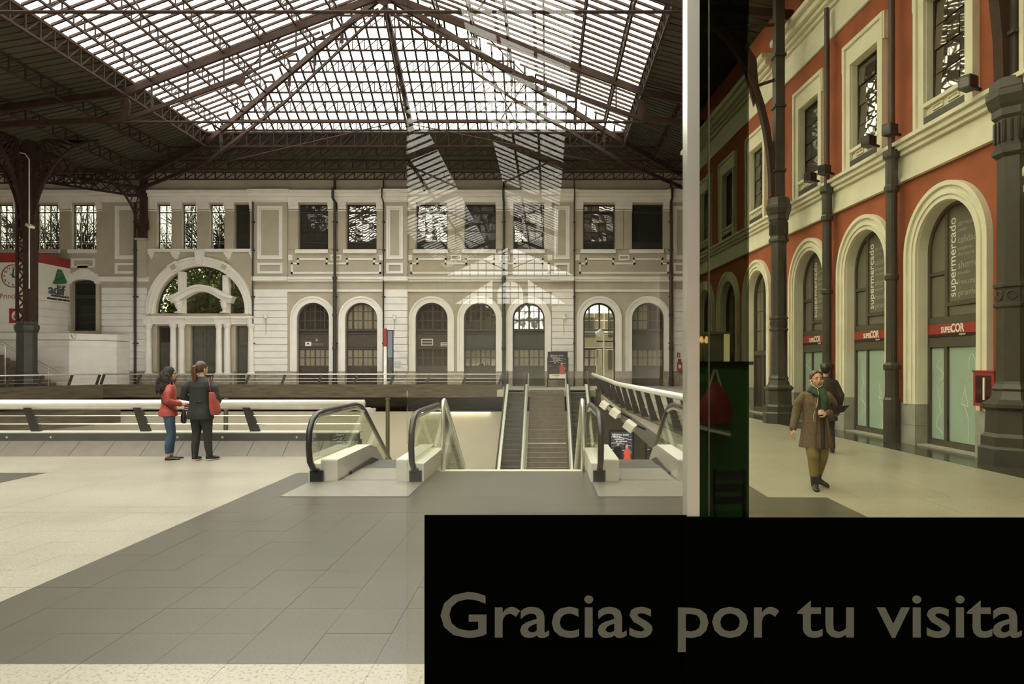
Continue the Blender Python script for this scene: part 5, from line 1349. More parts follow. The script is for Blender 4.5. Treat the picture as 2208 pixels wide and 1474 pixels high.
for i, u in enumerate((15.6, 18.75)):
    b = RP(u, .24, 0)
    T = thing('rain_pipe', ['dark iron rain pipe next to the supermarket window beside the fire hose box', 'dark iron rain pipe beside the supermarket window behind the walking person'][i], 'pipe', b)
    MB().lathe(b, [(.17, 0), (.17, .95), (.14, 1.0), (.14, 1.6), (.18, 1.64), (.18, 1.72), (.12, 1.78), (.115, 3.6), (.15, 3.64), (.15, 3.72), (.12, 3.76), (.12, 5.55), (.16, 5.6), (.16, 5.7), (.13, 5.75), (.13, 6.3), (.18, 6.36), (.18, 6.5)], 12).build('cast_sleeve', castiron, T)
    MB().tube([(b.x, b.y, 6.4), (b.x, b.y, 11.3)], .07, 10).build('pipe', M('rust_pipe', (0.07, 0.04, 0.03), .5), T)
for u, d, lab in ((12.75, .42, 'black box floodlight on a bracket beside the big cast-iron column'), (16.1, .5, 'black box floodlight on the cornice beside the rain pipe nearer the fire hose box'), (15.3, .45, 'black box floodlight clamped to the rain pipe nearer the fire hose box'), (19.2, .5, 'black box floodlight on the cornice beside the second rain pipe'), (18.45, .45, 'black box floodlight clamped to the second rain pipe'), (21.3, .6, 'black box floodlight above the octagonal column capital')):
    b = RP(u, d, 6.75)
    T = thing('floodlight', lab, 'lamp', b)
    rot = Matrix.Translation(b+Vector((0, 0, .12))) @ Matrix.Rotation(.5, 4, 'Z')
    MB(rot).box(-.13, .13, -.11, .11, -.12, .12).build('housing', blackpl, T); MB(rot).box(-.135, -.13, -.09, .09, -.09, .09).build('glass', M('dark_lens', (0.03, 0.03, 0.03), .1), T)
    MB(rot).bar((.1, 0, -.05), (.30, -.05, -.08), .05).build('bracket', blackpl, T)
# red fire hose box on the red building
T = thing('fire_hose_box', 'red fire hose box on the red wall beside the big cast-iron column', 'fire cabinet', RP(12.62, 0, .9))
m_ = MB(RM).box(-.22, 0, 12.35, 12.90, .98, 1.60); m_.build('box', redpaint, T)
MB(RM).box(-.225, -.22, 12.42, 12.84, 1.04, 1.54).build('window', M('dark_hose_window', (0.04, 0.015, 0.012), .1), T)
MB(RM).box(-.24, -.225, 12.58, 12.62, 1.1, 1.5).build('hose', textwhite, T)
MB(RM).box(-.235, 0, 12.33, 12.92, 1.60, 1.63).build('lid', redpaint, T)
# ---- kiosk corner seen through the smoked strip
T = thing('green_kiosk', 'narrow green kiosk counter with white back box seen through smoked glass', 'kiosk', (1.52, 6.2, 0))
kg = M('kiosk_green', (0.05, 0.17, 0.05), .5); kw = M('kiosk_grey', (0.30, 0.30, 0.26), .5)
MB().box(1.30, 1.74, 6.0, 6.5, .02, 1.74).build('counter', kg, T)
MB().box(1.27, 1.77, 5.97, 6.53, 1.74, 1.77).build('counter_top', blackpl, T)
MB().box(1.28, 1.60, 6.3, 6.5, 1.77, 2.02).build('back_box', kw, T)
MB().box(1.60, 1.65, 6.29, 6.49, 1.77, 2.02).build('lit_panel', M('lit_cream', (.8, .75, .5), .5, emit=(.9, .8, .45), estr=2.0), T)
MB().box(1.27, 1.66, 6.27, 6.52, 2.02, 2.04).build('canopy', kw, T)
MB().bar((1.28, 5.96, 1.22), (1.55, 5.9, 1.16), .30, .02).build('shelf', whitesteel, T)
for k, x in enumerate((1.335, 1.375, 1.42)): MB().lathe((x, 6.2, 1.945), [(.008, .05), (.02, .02), (.02, 0), (.006, -.012)], 10).build('pendant_bulb', M('warm_bulb', (1, .7, .4), .5, emit=(1, .55, .2), estr=5), T)
tag(MB().box(1.395, 1.47, 6.05, 6.2, 1.772, 1.86).build('coffee_machine', kw), 'small grey machine on the green kiosk counter', 'machine')
tag(MB().lathe((1.335, 6.1, 1.772), [(.026, 0), (.028, .06), (.022, .10), (.025, .15), (.012, .17)], 10).build('bottle', M('yellow_bottle', (.55, .5, .2), .3)), 'yellowish bottle on the green kiosk counter', 'bottle')
T = thing('carrier_bag', 'red and white carrier bag resting on the kiosk shelf', 'bag', (1.42, 5.9, 1.25))
me = MB().lathe((1.42, 5.88, 1.235), [(.05, 0), (.13, .02), (.15, .1), (.13, .2), (.08, .28), (.03, .36)], 12, sy=.5).build('bag_body', M('bag_red', (.28, .03, .03), .6, var=.6, scale=9), T, smooth=True)
for s in (-1, 1): MB().tube([(1.42+s*.06, 5.88, 1.5), (1.42+s*.03, 5.88, 1.62), (1.42+s*.005, 5.88, 1.70)], .012, 6).build('handle', M('bag_white', (.5, .48, .42), .6), T)
T = thing('cafe_chair', 'black slatted chair with metal legs in front of the green kiosk', 'chair', (1.48, 5.45, 0))
for dx in (-.11, .11):
    for dy in (-.16, .16): MB().tube([(1.47+dx, 5.45+dy, 0), (1.47+dx*.9, 5.45+dy*.9, .45)], .012, 6).build('leg', steel, T)
MB().box(1.33, 1.60, 5.27, 5.63, .45, .475).build('seat', blackpl, T)
for z in (.62, .72, .82): MB().box(1.34, 1.59, 5.61, 5.63, z, z+.06).build('back_slat', blackpl, T)
for dx in (-.12, .12): MB().box(1.47+dx-.01, 1.47+dx+.01, 5.61, 5.635, .45, .9).build('back_post', blackpl, T)
# ---- glazed sliding door and side light close to the camera
DY = 1.2; K = F/DY
def dx_(px): return (px-PX)/K
def dz_(py): return EYE+(PY-py)/K
T = thing('sliding_glass_door', 'clear sliding glass door with a black lettered band and aluminium edge', 'door', (dx_(1180), DY, 0))
MB().box(dx_(878), dx_(1478), DY-.005, DY+.005, .02, 2.7).build('glass_pane', g_door, T)
MB().box(dx_(1477), dx_(1503), DY-.02, DY+.02, .02, 2.7).build('edge_profile', alum, T)
MB().box(dx_(878), dx_(1503), DY-.02, DY+.02, .0, .05).build('bottom_rail', alum, T)
MB().box(dx_(878), dx_(1503), DY-.02, DY+.02, 2.7, 2.78).build('top_rail', alum, T)
bd = MB().box(dx_(917), dx_(1503), DY-.0085, DY-.0055, .95, dz_(1108)).build('black_band', black, T)
MB().box(dx_(1470), dx_(1504), DY-.024, DY-.006, .95, dz_(1108)).build('black_band', black, T)
S = thing('side_light', 'fixed glazed side light with smoked strip, olive pane and black lower band', 'window', (dx_(1900), DY+.05, 0))
MB().box(dx_(1503)+.001, dx_(1617), DY+.005, DY+.013, .02, 2.7).build('smoked_strip', g_dark, S)
MB().box(dx_(1528), dx_(1530), DY+.0, DY+.005, dz_(1112), 2.7).build('strip_edge', M('dull_edge', (.09, .085, .05), .5), S)
MB().box(dx_(1617), dx_(2900), DY+.005, DY+.013, .02, 2.7).build('clear_pane', g_side, S)
MB().box(dx_(1503)+.001, dx_(2900), DY-.022, DY-.018, .95, dz_(1110)).build('black_band', black, S)
MB().box(dx_(1503)+.001, dx_(2900), DY-.018, DY+.02, .0, .05).build('bottom_rail', alum, S)
MB().box(dx_(1503)+.001, dx_(2900), DY-.018, DY+.02, 2.7, 2.78).build('top_rail', alum, S)
L = thing('door_lettering', 'large grey letters across the black door band', 'lettering', (dx_(950), DY-.03, dz_(1374)))
KT = F/(DY-.024)
def dx_(px): return (px-PX)/KT
def dz_(py): return EYE+(PY-py)/KT
cw = (dx_(2203)-dx_(950))
o = text('Gracias por tu visita', .155, lettergrey, 'letters', L, facing_cam((0, 0, 0)), extrude=.0006, bold=.0015)
xs0 = [v.co.x for v in o.data.vertices]; zs0 = [v.co.z for v in o.data.vertices]
off = W[L]
w0 = max(xs0)-min(xs0)
ztop = dz_(1276); zbase = dz_(1372)
gz = max(zs0)+off.z; sc_ = (ztop-zbase)/gz
for v in o.data.vertices:
    wx, wy, wz = v.co.x+off.x, v.co.y+off.y, v.co.z+off.z
    v.co = Vector((dx_(950)+(wx-(min(xs0)+off.x))*cw/w0, DY-.024+wy, zbase+wz*sc_)) - off
LETTERS, LETT = o, L
# ---- beyond the windows: street trees and a pale house
def tree(x, y, h, seed, label):
    rnd = random.Random(seed)
    T = thing('street_tree', label, 'tree', (x, y, -.2), 'trees outside the lunette')
    m_ = MB().tube([(x, y, -.2), (x+.2, y, h*.35), (x-.1, y, h*.6)], [.22, .17, .1], 8)
    tips = []
    for k in range(22):
        a = rnd.uniform(0, 6.28); b = Vector((x+rnd.uniform(-.1, .1), y, h*rnd.uniform(.3, .6))); e = b+Vector((math.cos(a)*rnd.uniform(1.0, 2.5), math.sin(a)*rnd.uniform(.6, 1.6), rnd.uniform(.4, 3)))
        m_.tube([b, (b+e)/2+Vector((0, 0, .3)), e], [.07, .045, .02], 5); tips += [(b+e)/2, e]
    m_.build('trunk', M('bark', (.035, .028, .018), .9), T)
    l_ = MB()
    for k in range(5200):
        c = rnd.choice(tips)+Vector((rnd.gauss(0, .6), rnd.gauss(0, .5), rnd.gauss(0, .5)))
        u_ = Vector((rnd.uniform(-1, 1), rnd.uniform(-1, 1), rnd.uniform(-1, 1))).normalized()*.16; v_ = u_.orthogonal().normalized()*.11
        l_.add([c-u_, c+v_, c+u_, c-v_], [(0, 1, 2, 3)])
    lo = l_.build('foliage', M('leaf_green', (.11, .135, .03), .7, var=.5, scale=3), T); lo['kind'] = 'stuff'
tree(PC-2.2, 47.5, 8.0, 1, 'leafy street tree outside the lunette over the portal'); tree(PC+2.6, 48.5, 8.5, 2, 'leafy street tree outside the lunette over the portal'); tree(PC-5.0, 54.0, 9.5, 3, 'leafy street tree outside the lunette over the portal')
def bare_tree(x, y, h, seed):
    rnd = random.Random(seed)
    T = thing('bare_tree', 'bare dark tree outside the upper facade windows', 'tree', (x, y, -.2), 'bare trees outside the upper windows')
    m_ = MB().tube([(x, y, -.2), (x+.1, y, h*.3), (x, y, h*.55)], [.24, .2, .15], 7)
    m_.build('trunk', M('bark', (.035, .028, .018), .9), T)
    tw = MB()
    def grow(p0, d0, L, r, n):
        q = p0
        pts = [q]
        for k in range(3):
            d0 = (d0+Vector((rnd.uniform(-.3, .3), rnd.uniform(-.3, .3), rnd.uniform(-.12, .3)))).normalized(); q = q+d0*(L/3); pts.append(q)
        tw.tube(pts, [r, r*.85, r*.7, r*.5], 4, False)
        if n:
            for k in range(4): grow(pts[rnd.choice((1, 2, 3))], (d0+Vector((rnd.uniform(-1, 1), rnd.uniform(-.6, .6), rnd.uniform(-.4, .8)))).normalized(), L*.68, r*.55, n-1)
    for k in range(13):
        a_ = rnd.uniform(0, 6.28); grow(Vector((x, y, h*rnd.uniform(.34, .56))), Vector((math.cos(a_), math.sin(a_)*.4, .9)).normalized(), h*.26, .11, 3)
    o_ = tw.build('branches', M('bark', (.035, .028, .018), .9), T); o_['kind'] = 'stuff'
for x_, y_, s_ in ((-37.5, 52.0, 11), (-33.2, 50.5, 12), (-23.2, 52.5, 13), (-27.5, 55.5, 14)): bare_tree(x_, y_, 14.0, s_)
T = thing('street_house', 'pale house across the street seen through the glass doorway', 'building', (8, 66, 0))
MB().box(2.6, 18, 64, 72, -.2, 6.4).build('house_wall', M('house_cream', (.22, .19, .135), .8), T)
for a in range(3):
    for b in range(2): MB().box(3.4+a*2.2, 4.4+a*2.2, 63.95, 64.0, 1.2+b*3, 3.0+b*3).build('house_window', winframe, T)
struct('ground_outside', 'street paving outside the station', (0, 70, -.3), MB().box(-60, 60, 44, 110, -.5, -.2), M('street', (.22, .21, .18), .9))
# ================================================================== PEOPLE
skin = M('skin', (0.50, 0.30, 0.20), 0.55, var=0.06, scale=6)
def V(*a): return Vector(a)
def rings(mb_, rs, n=20):
    """stack of horizontal ellipses (cx, cy, z, rx, ry)"""
    pts = []; fs = []
    for cx, cy, z, rx, ry in rs:
        for k in range(n):
            a = 2*PI*k/n; pts.append((cx+rx*math.cos(a), cy+ry*math.sin(a), z))
    for i in range(len(rs)-1):
        for k in range(n):
            a, b = i*n+k, i*n+(k+1) % n; fs.append((a, b, b+n, a+n))
    fs.append(tuple(range(n-1, -1, -1))); fs.append(tuple(range((len(rs)-1)*n, len(rs)*n)))
    return mb_.add(pts, fs)
def ball(mb_, c, rx, ry=None, rz=None, n=12):
    ry = ry or rx; rz = rz or rx
    return rings(mb_, [(c[0], c[1], c[2]+rz*math.sin(t), max(.0005, rx*math.cos(t)), max(.0005, ry*math.cos(t))) for t in [(-PI/2+PI*k/n) for k in range(n+1)]], 14)
def limb(mb_, pts, rs, n=12):
    mb_.tube([V(*p) for p in pts], rs, n)
    for p, r in ((pts[0], rs[0]), (pts[-1], rs[-1])):
        r = min(r) if isinstance(r, (tuple, list)) else r
        ball(mb_, p, r*.98, n=8)
    return mb_
def hand(mb_, wrist, d, nrm, curl=.5, side=1, s=1.0):
    """palm, four unequal bent fingers and a thumb leaving the side of the palm; d forearm direction, nrm back of hand"""
    d = V(*d).normalized(); nrm = V(*nrm); nrm = (nrm-d*nrm.dot(d)).normalized(); lat = d.cross(nrm)*side
    w_ = V(*wrist)
    for k in (-1.5, -.5, .5, 1.5):
        limb(mb_, [w_+lat*(k*.013*s), w_+d*(.085*s)+lat*(k*.0195*s)], [.015*s, .0125*s], 8)
    for k, L in ((-1.5, .062), (-.5, .078), (.5, .084), (1.5, .074)):
        p = w_+d*(.085*s)+lat*(k*.0205*s); path = [p]; a = 0
        for seg, f in ((.45, .9), (.32, 1.0), (.23, .8)):
            a += curl*f; p = p+(d*math.cos(a)-nrm*math.sin(a))*(L*seg*s); path.append(p)
        limb(mb_, path, [.0098*s, .0092*s, .0085*s, .0072*s], 8)
    t0 = w_+d*(.022*s)+lat*(.028*s)
    t1 = t0+(d*.6+lat*.75-nrm*.25).normalized()*(.040*s); t2 = t1+(d*.9+lat*.2-nrm*.35).normalized()*(.032*s); t3 = t2+(d*.95-lat*.1-nrm*.35).normalized()*(.024*s)
    limb(mb_, [t0, t1, t2, t3], [.0155*s, .0125*s, .0105*s, .008*s], 8)
def head(mb_, c, turn=0.0):
    """skull, jaw, nose, ears, brow ridge; face looks along +y turned by `turn` about z"""
    m_ = MB(Matrix.Translation(c) @ Matrix.Rotation(turn, 4, 'Z') @ Matrix.Scale(1.09, 4))
    ball(m_, (0, -.010, .022), .074, .092, .094); ball(m_, (0, .020, -.035), .058, .066, .078); ball(m_, (0, .048, -.085), .030, .026, .026)
    limb(m_, [(0, .083, .012), (0, .100, -.022)], [.010, .0135], 8); ball(m_, (0, .098, -.026), .017, .012, .010)
    for s in (-1, 1):
        ball(m_, (s*.076, -.004, -.012), .010, .018, .030); ball(m_, (s*.030, .074, .020), .022, .012, .009); ball(m_, (s*.040, .060, -.030), .022, .018, .020)
    limb(m_, [(0, .082, -.060), (0, .084, -.062)], [.018, .018], 8)
    mb_.v += []; o = len(mb_.v); mb_.v += m_.v; mb_.f += [tuple(i+o for i in f) for f in m_.f]
    return Matrix.Translation(c) @ Matrix.Rotation(turn, 4, 'Z') @ Matrix.Scale(1.09, 4)
def sho(q, k=1): return tuple(V(*q)+V(-.018 if q[0] > 0 else .018, 0, -.03))
class Person:
    def __init__(s, label, loc, rotz, scale):
        s.root = thing('person', label, 'person', loc); s.root.rotation_euler = (0, 0, rotz); s.root.scale = (scale,)*3
    def part(s, name, mb_, mat, voxel=.008, it=4, parent=None):
        me = remeshed(mb_, voxel, it) if voxel else mb_.mesh(fix=True)
        me.materials.clear()
        o = bpy.data.objects.new(name, me); me.materials.append(mat); col.objects.link(o); o.parent = parent or s.root; W[o] = W[s.root]
        for p in me.polygons: p.use_smooth = True
        return o
def body_mesh(hc, turn, arms, legs, hands):
    b = MB()
    rings(b, [(0, 0, .80, .14, .10), (0, 0, .88, .16, .115), (0, 0, .96, .15, .105), (0, 0, 1.05, .12, .09), (0, 0, 1.16, .13, .095), (0, 0, 1.28, .15, .10), (0, 0, 1.36, .145, .085), (0, 0, 1.41, .09, .065), (0, 0, 1.44, .056, .056), (hc[0]*.7, hc[1]*.7, 1.50, .05, .052), (hc[0], hc[1], 1.54, .05, .05)])
    for A in arms: limb(b, [sho(A[0])]+list(A[1:]), [.046, .040, .030] if len(A) == 3 else [.052, .046, .042, .034, .028])
    for A in legs: limb(b, A, [.075, .048, .034])
    for h in hands: hand(b, *h)
    f = head(b, V(hc[0], hc[1], 1.588), turn)
    return b, f
def shoe(mb_, ankle, yaw, L=.25, h=.075, pitch=0.0, w=.045):
    m_ = MB(Matrix.Translation(ankle) @ Matrix.Rotation(yaw, 4, 'Z') @ Matrix.Rotation(pitch, 4, 'X'))
    prof = [(-.065, .034, .085), (-.03, .042, .085), (.03, .042, .075), (.09, .046, .055), (.14, .048, .045), (.175, .036, .035), (.19, .018, .025)]
    n = 12; pts = []; fs = []
    for y, ww, hh in prof:
        for k in range(n):
            a = 2*PI*k/n; pts.append((ww*math.cos(a)*w/.045, y*L/.25, max(0.0, hh*.5+hh*.55*math.sin(a))*h/.075))
    for i in range(len(prof)-1):
        for k in range(n):
            a, b = i*n+k, i*n+(k+1) % n; fs.append((a, b, b+n, a+n))
    fs.append(tuple(range(n-1, -1, -1))); fs.append(tuple(range((len(prof)-1)*n, len(prof)*n)))
    m_.add(pts, fs); o = len(mb_.v); mb_.v += m_.v; mb_.f += [tuple(i+o for i in f) for f in m_.f]
    return mb_
def face_bits(P, f, brow, lips=(0.42, 0.07, 0.06)):
    eye = MB(f); 
    for s in (-1, 1): ball(eye, (s*.030, .083, .006), .0115, .006, .0062, 8)
    e = P.part('eyes', eye, M('eye_white', (.55, .52, .47), .3), None)
    pu = MB(f)
    for s in (-1, 1): ball(pu, (s*.030, .0885, .006), .0055, .003, .0055, 8)
    P.part('pupils', pu, M('pupil', (.03, .02, .015), .2), None)
    br = MB(f)
    for s in (-1, 1): br.tube([(s*.012, .093, .024), (s*.030, .091, .030), (s*.047, .078, .024)], [.004, .005, .002], 6)
    P.part('eyebrows', br, brow, None)
    li = MB(f); li.tube([(-.024, .090, -.056), (-.008, .098, -.053), (.008, .098, -.053), (.024, .090, -.056)], [.003, .0055, .0055, .003], 6); li.tube([(-.022, .090, -.060), (0, .098, -.064), (.022, .090, -.060)], [.003, .007, .003], 6)
    P.part('lips', li, M('lips', lips, .4), None)
# ---------------- woman in the red jacket, turned to the right, long dark curls
xA, yA_ = (366-PX)*12.75/F, 12.72
A = Person('person in a red jacket and blue jeans with long dark curly hair', (xA, yA_, 0), math.radians(-58), .985)
legsA = [[(.085, 0, .86), (.085, .03, .47), (.085, -.02, .08)], [(-.085, .0, .86), (-.085, .06, .47), (-.085, .05, .08)]]
armsA = [[(.17, 0, 1.37), (.235, -.03, 1.10), (.15, .20, 1.02)], [(-.17, 0, 1.37), (-.23, .0, 1.10), (-.12, .21, 1.03)]]
b, f = body_mesh((0, .02), math.radians(-12), armsA, legsA, [((.15, .205, 1.02), (-.4, .9, -.05), (.3, .1, 1), .9, -1), ((-.12, .215, 1.03), (.4, .9, -.05), (-.3, .1, 1), .9, 1)])
A.part('body', b, skin, .0075, 3); face_bits(A, f, M('dark_hair', (.018, .011, .008), .5, var=.3, scale=30))
m_ = MB(); rings(m_, [(0, -.012, .81, .198, .162), (0, -.010, .90, .192, .154), (0, 0, 1.00, .165, .125), (0, 0, 1.12, .165, .125), (0, 0, 1.27, .185, .130), (0, 0, 1.36, .175, .110), (0, 0, 1.42, .105, .08), (0, 0, 1.45, .07, .068)])
for q in armsA: limb(m_, [sho(q[0]), tuple((V(*q[0])*.5+V(*q[1])*.5)+V(.01*(1 if q[0][0] > 0 else -1), -.01, .01)), q[1], tuple(V(*q[1])*.15+V(*q[2])*.85)], [.066, .064, .058, .050])
jk = A.part('jacket', m_, M('red_jacket', (.38, .062, .048), .6, var=.15, scale=9, bump=.4, bscale=22, stretch=(.5, .5, 3)), .011, 4)
m_ = MB(); rings(m_, [(0, -.01, .80, .155, .125), (0, -.015, .87, .172, .138), (0, 0, .95, .160, .12)])
for q in legsA: limb(m_, [q[0], tuple(V(*q[0])*.5+V(*q[1])*.5+V(0, -.005, 0)), q[1], tuple(V(*q[1])*.45+V(*q[2])*.55+V(0, -.018, 0)), (q[2][0], q[2][1], .15)], [.103, .088, .068, .067, .050])
A.part('jeans', m_, M('blue_denim', (.035, .075, .12), .8, var=.25, scale=7, bump=.2, bscale=30), .010, 3)
m_ = MB(); shoe(m_, V(.085, -.005, 0), -.15, h=.055); A.part('shoe', m_, M('dark_brown_leather', (.025, .014, .010), .35), .007, 2)
m_ = MB(); shoe(m_, V(-.085, .065, 0), .1, h=.055); A.part('shoe', m_, M('dark_brown_leather', (.025, .014, .010), .35), .007, 2)
hm = M('dark_curls', (.016, .009, .006), .75, var=.5, scale=25)
m_ = MB(f); ball(m_, (0, -.022, .035), .090, .100, .098)
rnd = random.Random(3)
for k in range(64):
    a = rnd.uniform(math.radians(168), math.radians(372)) if k % 5 else rnd.uniform(math.radians(150), math.radians(390))
    r0 = .078; p = V(r0*math.cos(a), -.015+r0*1.1*math.sin(a), rnd.uniform(-.02, .07)); L = rnd.uniform(.22, .37); pts = []
    ph = rnd.uniform(0, 6.28); sw = V(math.cos(a)*.55, math.sin(a)*.8-.1, 0)
    for j in range(9):
        t = j/8; pts.append(p+V(0, 0, -L*t)+sw*(.11*math.sin(min(1, t*1.3)*PI/2))+V(.014*math.cos(ph+t*11), .014*math.sin(ph+t*11), 0))
    m_.tube(pts, [.017, .019, .020, .020, .019, .018, .016, .013, .006], 7)
A.part('hair', m_, hm, .008, 1)
m_ = MB(f); m_.tube([(-.05, .092, .008), (0, .102, .010), (.05, .092, .008), (.075, .03, .012)], .004, 6); A.part('glasses', m_, blackpl, None)
S_ = thing('shoulder_bag', 'black crossbody bag with thin strap over the red jacket', 'bag', (xA+.30, yA_-.02, .72))
ra = Matrix.Translation((xA, yA_, 0)) @ Matrix.Rotation(math.radians(-58), 4, 'Z')
m_ = MB(ra); rings(m_, [(.10, .235, .66, .09, .03), (.10, .235, .69, .115, .05), (.10, .235, .80, .105, .05), (.10, .235, .87, .085, .035), (.10, .235, .90, .06, .02)])
m_.build('bag_body', M('black_leather', (.015, .015, .013), .4), S_, smooth=True)
st_ = [(-.10, -.08, 1.415), (-.03, -.136, 1.34), (.07, -.146, 1.20), (.155, -.115, 1.06), (.20, -.02, .97), (.185, .10, .90), (.16, .2, .88)]
MB(ra).tube(st_, .010, 6).build('strap', M('strap_brown', (.03, .012, .010), .5), S_)
S_ = thing('shopping_pouch', 'small red and white striped pouch in the hands of the red-jacketed person', 'pouch', ra @ V(.05, .30, .94))
m_ = MB(ra); m_.box(-.06, .14, .255, .315, .90, .985); m_.build('pouch_body', M('pouch_white', (.75, .70, .62), .5), S_)
for z0 in (.925, .962): MB(ra).box(-.063, .143, .252, .318, z0, z0+.018).build('stripe', redpaint if z0 < .95 else blackpl, S_)
MB(ra).box(-.06, .14, .255, .315, .986, 1.02).build('flap', redpaint, S_)
# ---------------- woman in the black jacket, seen from behind, ponytail, red tote
xB, yB_ = (434-PX)*12.62/F, 12.60
B = Person('person in a black jacket and trousers with a brown ponytail', (xB, yB_, 0), math.radians(-6), 1.045)
legsB = [[(.09, 0, .86), (.115, .02, .47), (.15, .02, .08)], [(-.085, 0, .86), (-.085, .02, .47), (-.075, -.05, .08)]]
armsB = [[(.185, 0, 1.36), (.30, -.04, 1.11), (.22, .19, 1.03)], [(-.185, 0, 1.36), (-.30, -.03, 1.10), (-.17, .20, 1.04)]]
b, f = body_mesh((0, .025), math.radians(-22), armsB, legsB, [((.22, .195, 1.03), (-.5, .85, 0), (.3, 0, 1), .8, -1), ((-.17, .205, 1.04), (.5, .85, 0), (-.3, 0, 1), .8, 1)])
B.part('body', b, skin, .0075, 3); bh = M('brown_hair', (.085, .040, .016), .45, var=.45, scale=22, stretch=(4, 4, .4)); face_bits(B, f, bh)
m_ = MB(); rings(m_, [(0, -.01, .72, .235, .170), (0, -.01, .82, .225, .165), (0, 0, .93, .205, .155), (0, 0, 1.03, .190, .145), (0, 0, 1.15, .195, .142), (0, 0, 1.28, .208, .142), (0, 0, 1.36, .20, .118), (0, 0, 1.41, .13, .09), (0, 0, 1.455, .078, .074)])
for q in armsB: limb(m_, [sho(q[0]), tuple(V(*q[0])*.5+V(*q[1])*.5+V(.015*(1 if q[0][0] > 0 else -1), -.01, .015)), q[1], tuple(V(*q[1])*.15+V(*q[2])*.85)], [.076, .076, .072, .058])
bj = M('black_jacket', (.020, .020, .018), .75, var=.25, scale=6, bump=.5, bscale=9)
jo = B.part('jacket', m_, bj, .011, 4)
m_ = MB(); m_.box(-.02, .12, -.152, -.142, 1.015, 1.035); m_.tube([(0, -.150, 1.05), (0, -.158, .90), (0, -.172, .73)], .004, 6); B.part('jacket_tab', m_, blackpl, None, parent=jo)
m_ = MB(); rings(m_, [(0, -.01, .78, .175, .135), (0, -.015, .87, .19, .15), (0, 0, .95, .18, .13)])
for q in legsB: limb(m_, [q[0], tuple(V(*q[0])*.5+V(*q[1])*.5), q[1], tuple(V(*q[1])*.45+V(*q[2])*.55+V(0, -.015, 0)), (q[2][0], q[2][1], .10)], [.118, .098, .074, .066, .052])
B.part('trousers', m_, M('black_trousers', (.024, .022, .018), .8, var=.2, scale=5, bump=.3, bscale=14), .010, 3)
for i, (q, yaw) in enumerate(((legsB[0], -.35), (legsB[1], .12))):
    m_ = MB(); shoe(m_, V(q[2][0], q[2][1]+.01, .018), yaw, h=.075); o = B.part('shoe', m_, M('dark_sneaker', (.022, .020, .018), .6), .007, 2)
    m_ = MB(); shoe(m_, V(q[2][0], q[2][1]+.01, 0), yaw, L=.262, h=.026, w=.050); B.part('sole', m_, M('sole_white', (.50, .45, .34), .6), None, parent=o)
m_ = MB(f); ball(m_, (0, -.020, .030), .084, .098, .098)
B.part('hair', m_, bh, .007, 2)
m_ = MB(f); rnd = random.Random(5)
for k in range(16):
    a = rnd.uniform(0, 6.28); r0 = rnd.uniform(.0, .024)
    o_ = V(r0*math.cos(a), r0*math.sin(a)*.7, 0)
    m_.tube([V(0, -.105, .055)+o_*.5, V(0, -.135, .03)+o_, V(.004, -.138, -.05)+o_*1.5, V(.006, -.130, -.13)+o_*1.6, V(.008, -.128, -.20+rnd.uniform(-.04, .03))+o_], [.015, .017, .016, .014, .005], 7)
B.part('ponytail', m_, bh, .006, 1)
rb = Matrix.Translation((xB, yB_, 0)) @ Matrix.Rotation(math.radians(-6), 4, 'Z') @ Matrix.Scale(1.045, 4)
S_ = thing('tote_bag', 'soft red tote bag hanging from the shoulder of the black-jacketed person', 'bag', rb @ V(.31, -.09, .80))
m_ = MB(rb); rings(m_, [(.335, -.10, .80, .035, .105), (.335, -.10, .82, .055, .125), (.32, -.10, .92, .060, .135), (.30, -.095, 1.06, .045, .130), (.285, -.09, 1.17, .026, .120), (.28, -.09, 1.19, .018, .115)])
m_.build('tote_body', M('red_leather', (.30, .055, .04), .45, var=.15, scale=6), S_, smooth=True)
for s in (-1, 1): MB(rb).tube([(.285, -.09+s*.07, 1.17), (.258, -.10+s*.05, 1.30), (.205, -.055+s*.045, 1.405), (.185, -.005+s*.03, 1.435)], [.011]*4, 6).build('handle', M('tote_handle', (.10, .02, .02), .5), S_)
# ---------------- woman walking towards the camera, brown coat, green scarf
xC, yC_ = (1756-PX)*9.85/F, 9.80
C_ = Person('person walking in a brown coat and green scarf with a black folder', (xC, yC_, 0), math.radians(176), .965)
legsC = [[(.085, 0, .86), (.075, .12, .47), (.055, .14, .08)], [(-.085, 0, .86), (-.085, .04, .47), (-.070, -.17, .115)]]
armsC = [[(.18, 0, 1.37), (.27, -.03, 1.10), (.335, .03, .86)], [(-.18, 0, 1.37), (-.285, -.02, 1.10), (-.09, .20, 1.115)]]
b, f = body_mesh((0, .03), math.radians(4), armsC, legsC, [((.335, .03, .865), (.16, .15, -1), (1, .1, .1), .45, -1), ((-.09, .20, 1.115), (.95, .25, .1), (0, .9, .3), 1.0, -1)])
C_.part('body', b, M('light_skin', (.58, .33, .22), .5, var=.05, scale=6), .0065, 3)
ch = M('light_brown_hair', (.10, .052, .022), .45, var=.4, scale=24); face_bits(C_, f, M('brown_brow', (.06, .03, .015), .6), (.45, .05, .045))
m_ = MB(); rings(m_, [(0, .0, .60, .245, .190), (0, .0, .72, .225, .170), (0, 0, .86, .205, .155), (0, 0, 1.00, .185, .142), (0, 0, 1.13, .185, .140), (0, 0, 1.28, .20, .140), (0, 0, 1.36, .195, .115), (0, 0, 1.42, .12, .09), (0, 0, 1.45, .08, .075)])
for q in armsC: limb(m_, [sho(q[0]), tuple(V(*q[0])*.5+V(*q[1])*.5+V(.01*(1 if q[0][0] > 0 else -1), -.01, .01)), q[1], tuple(V(*q[1])*.08+V(*q[2])*.92)], [.072, .070, .066, .056])
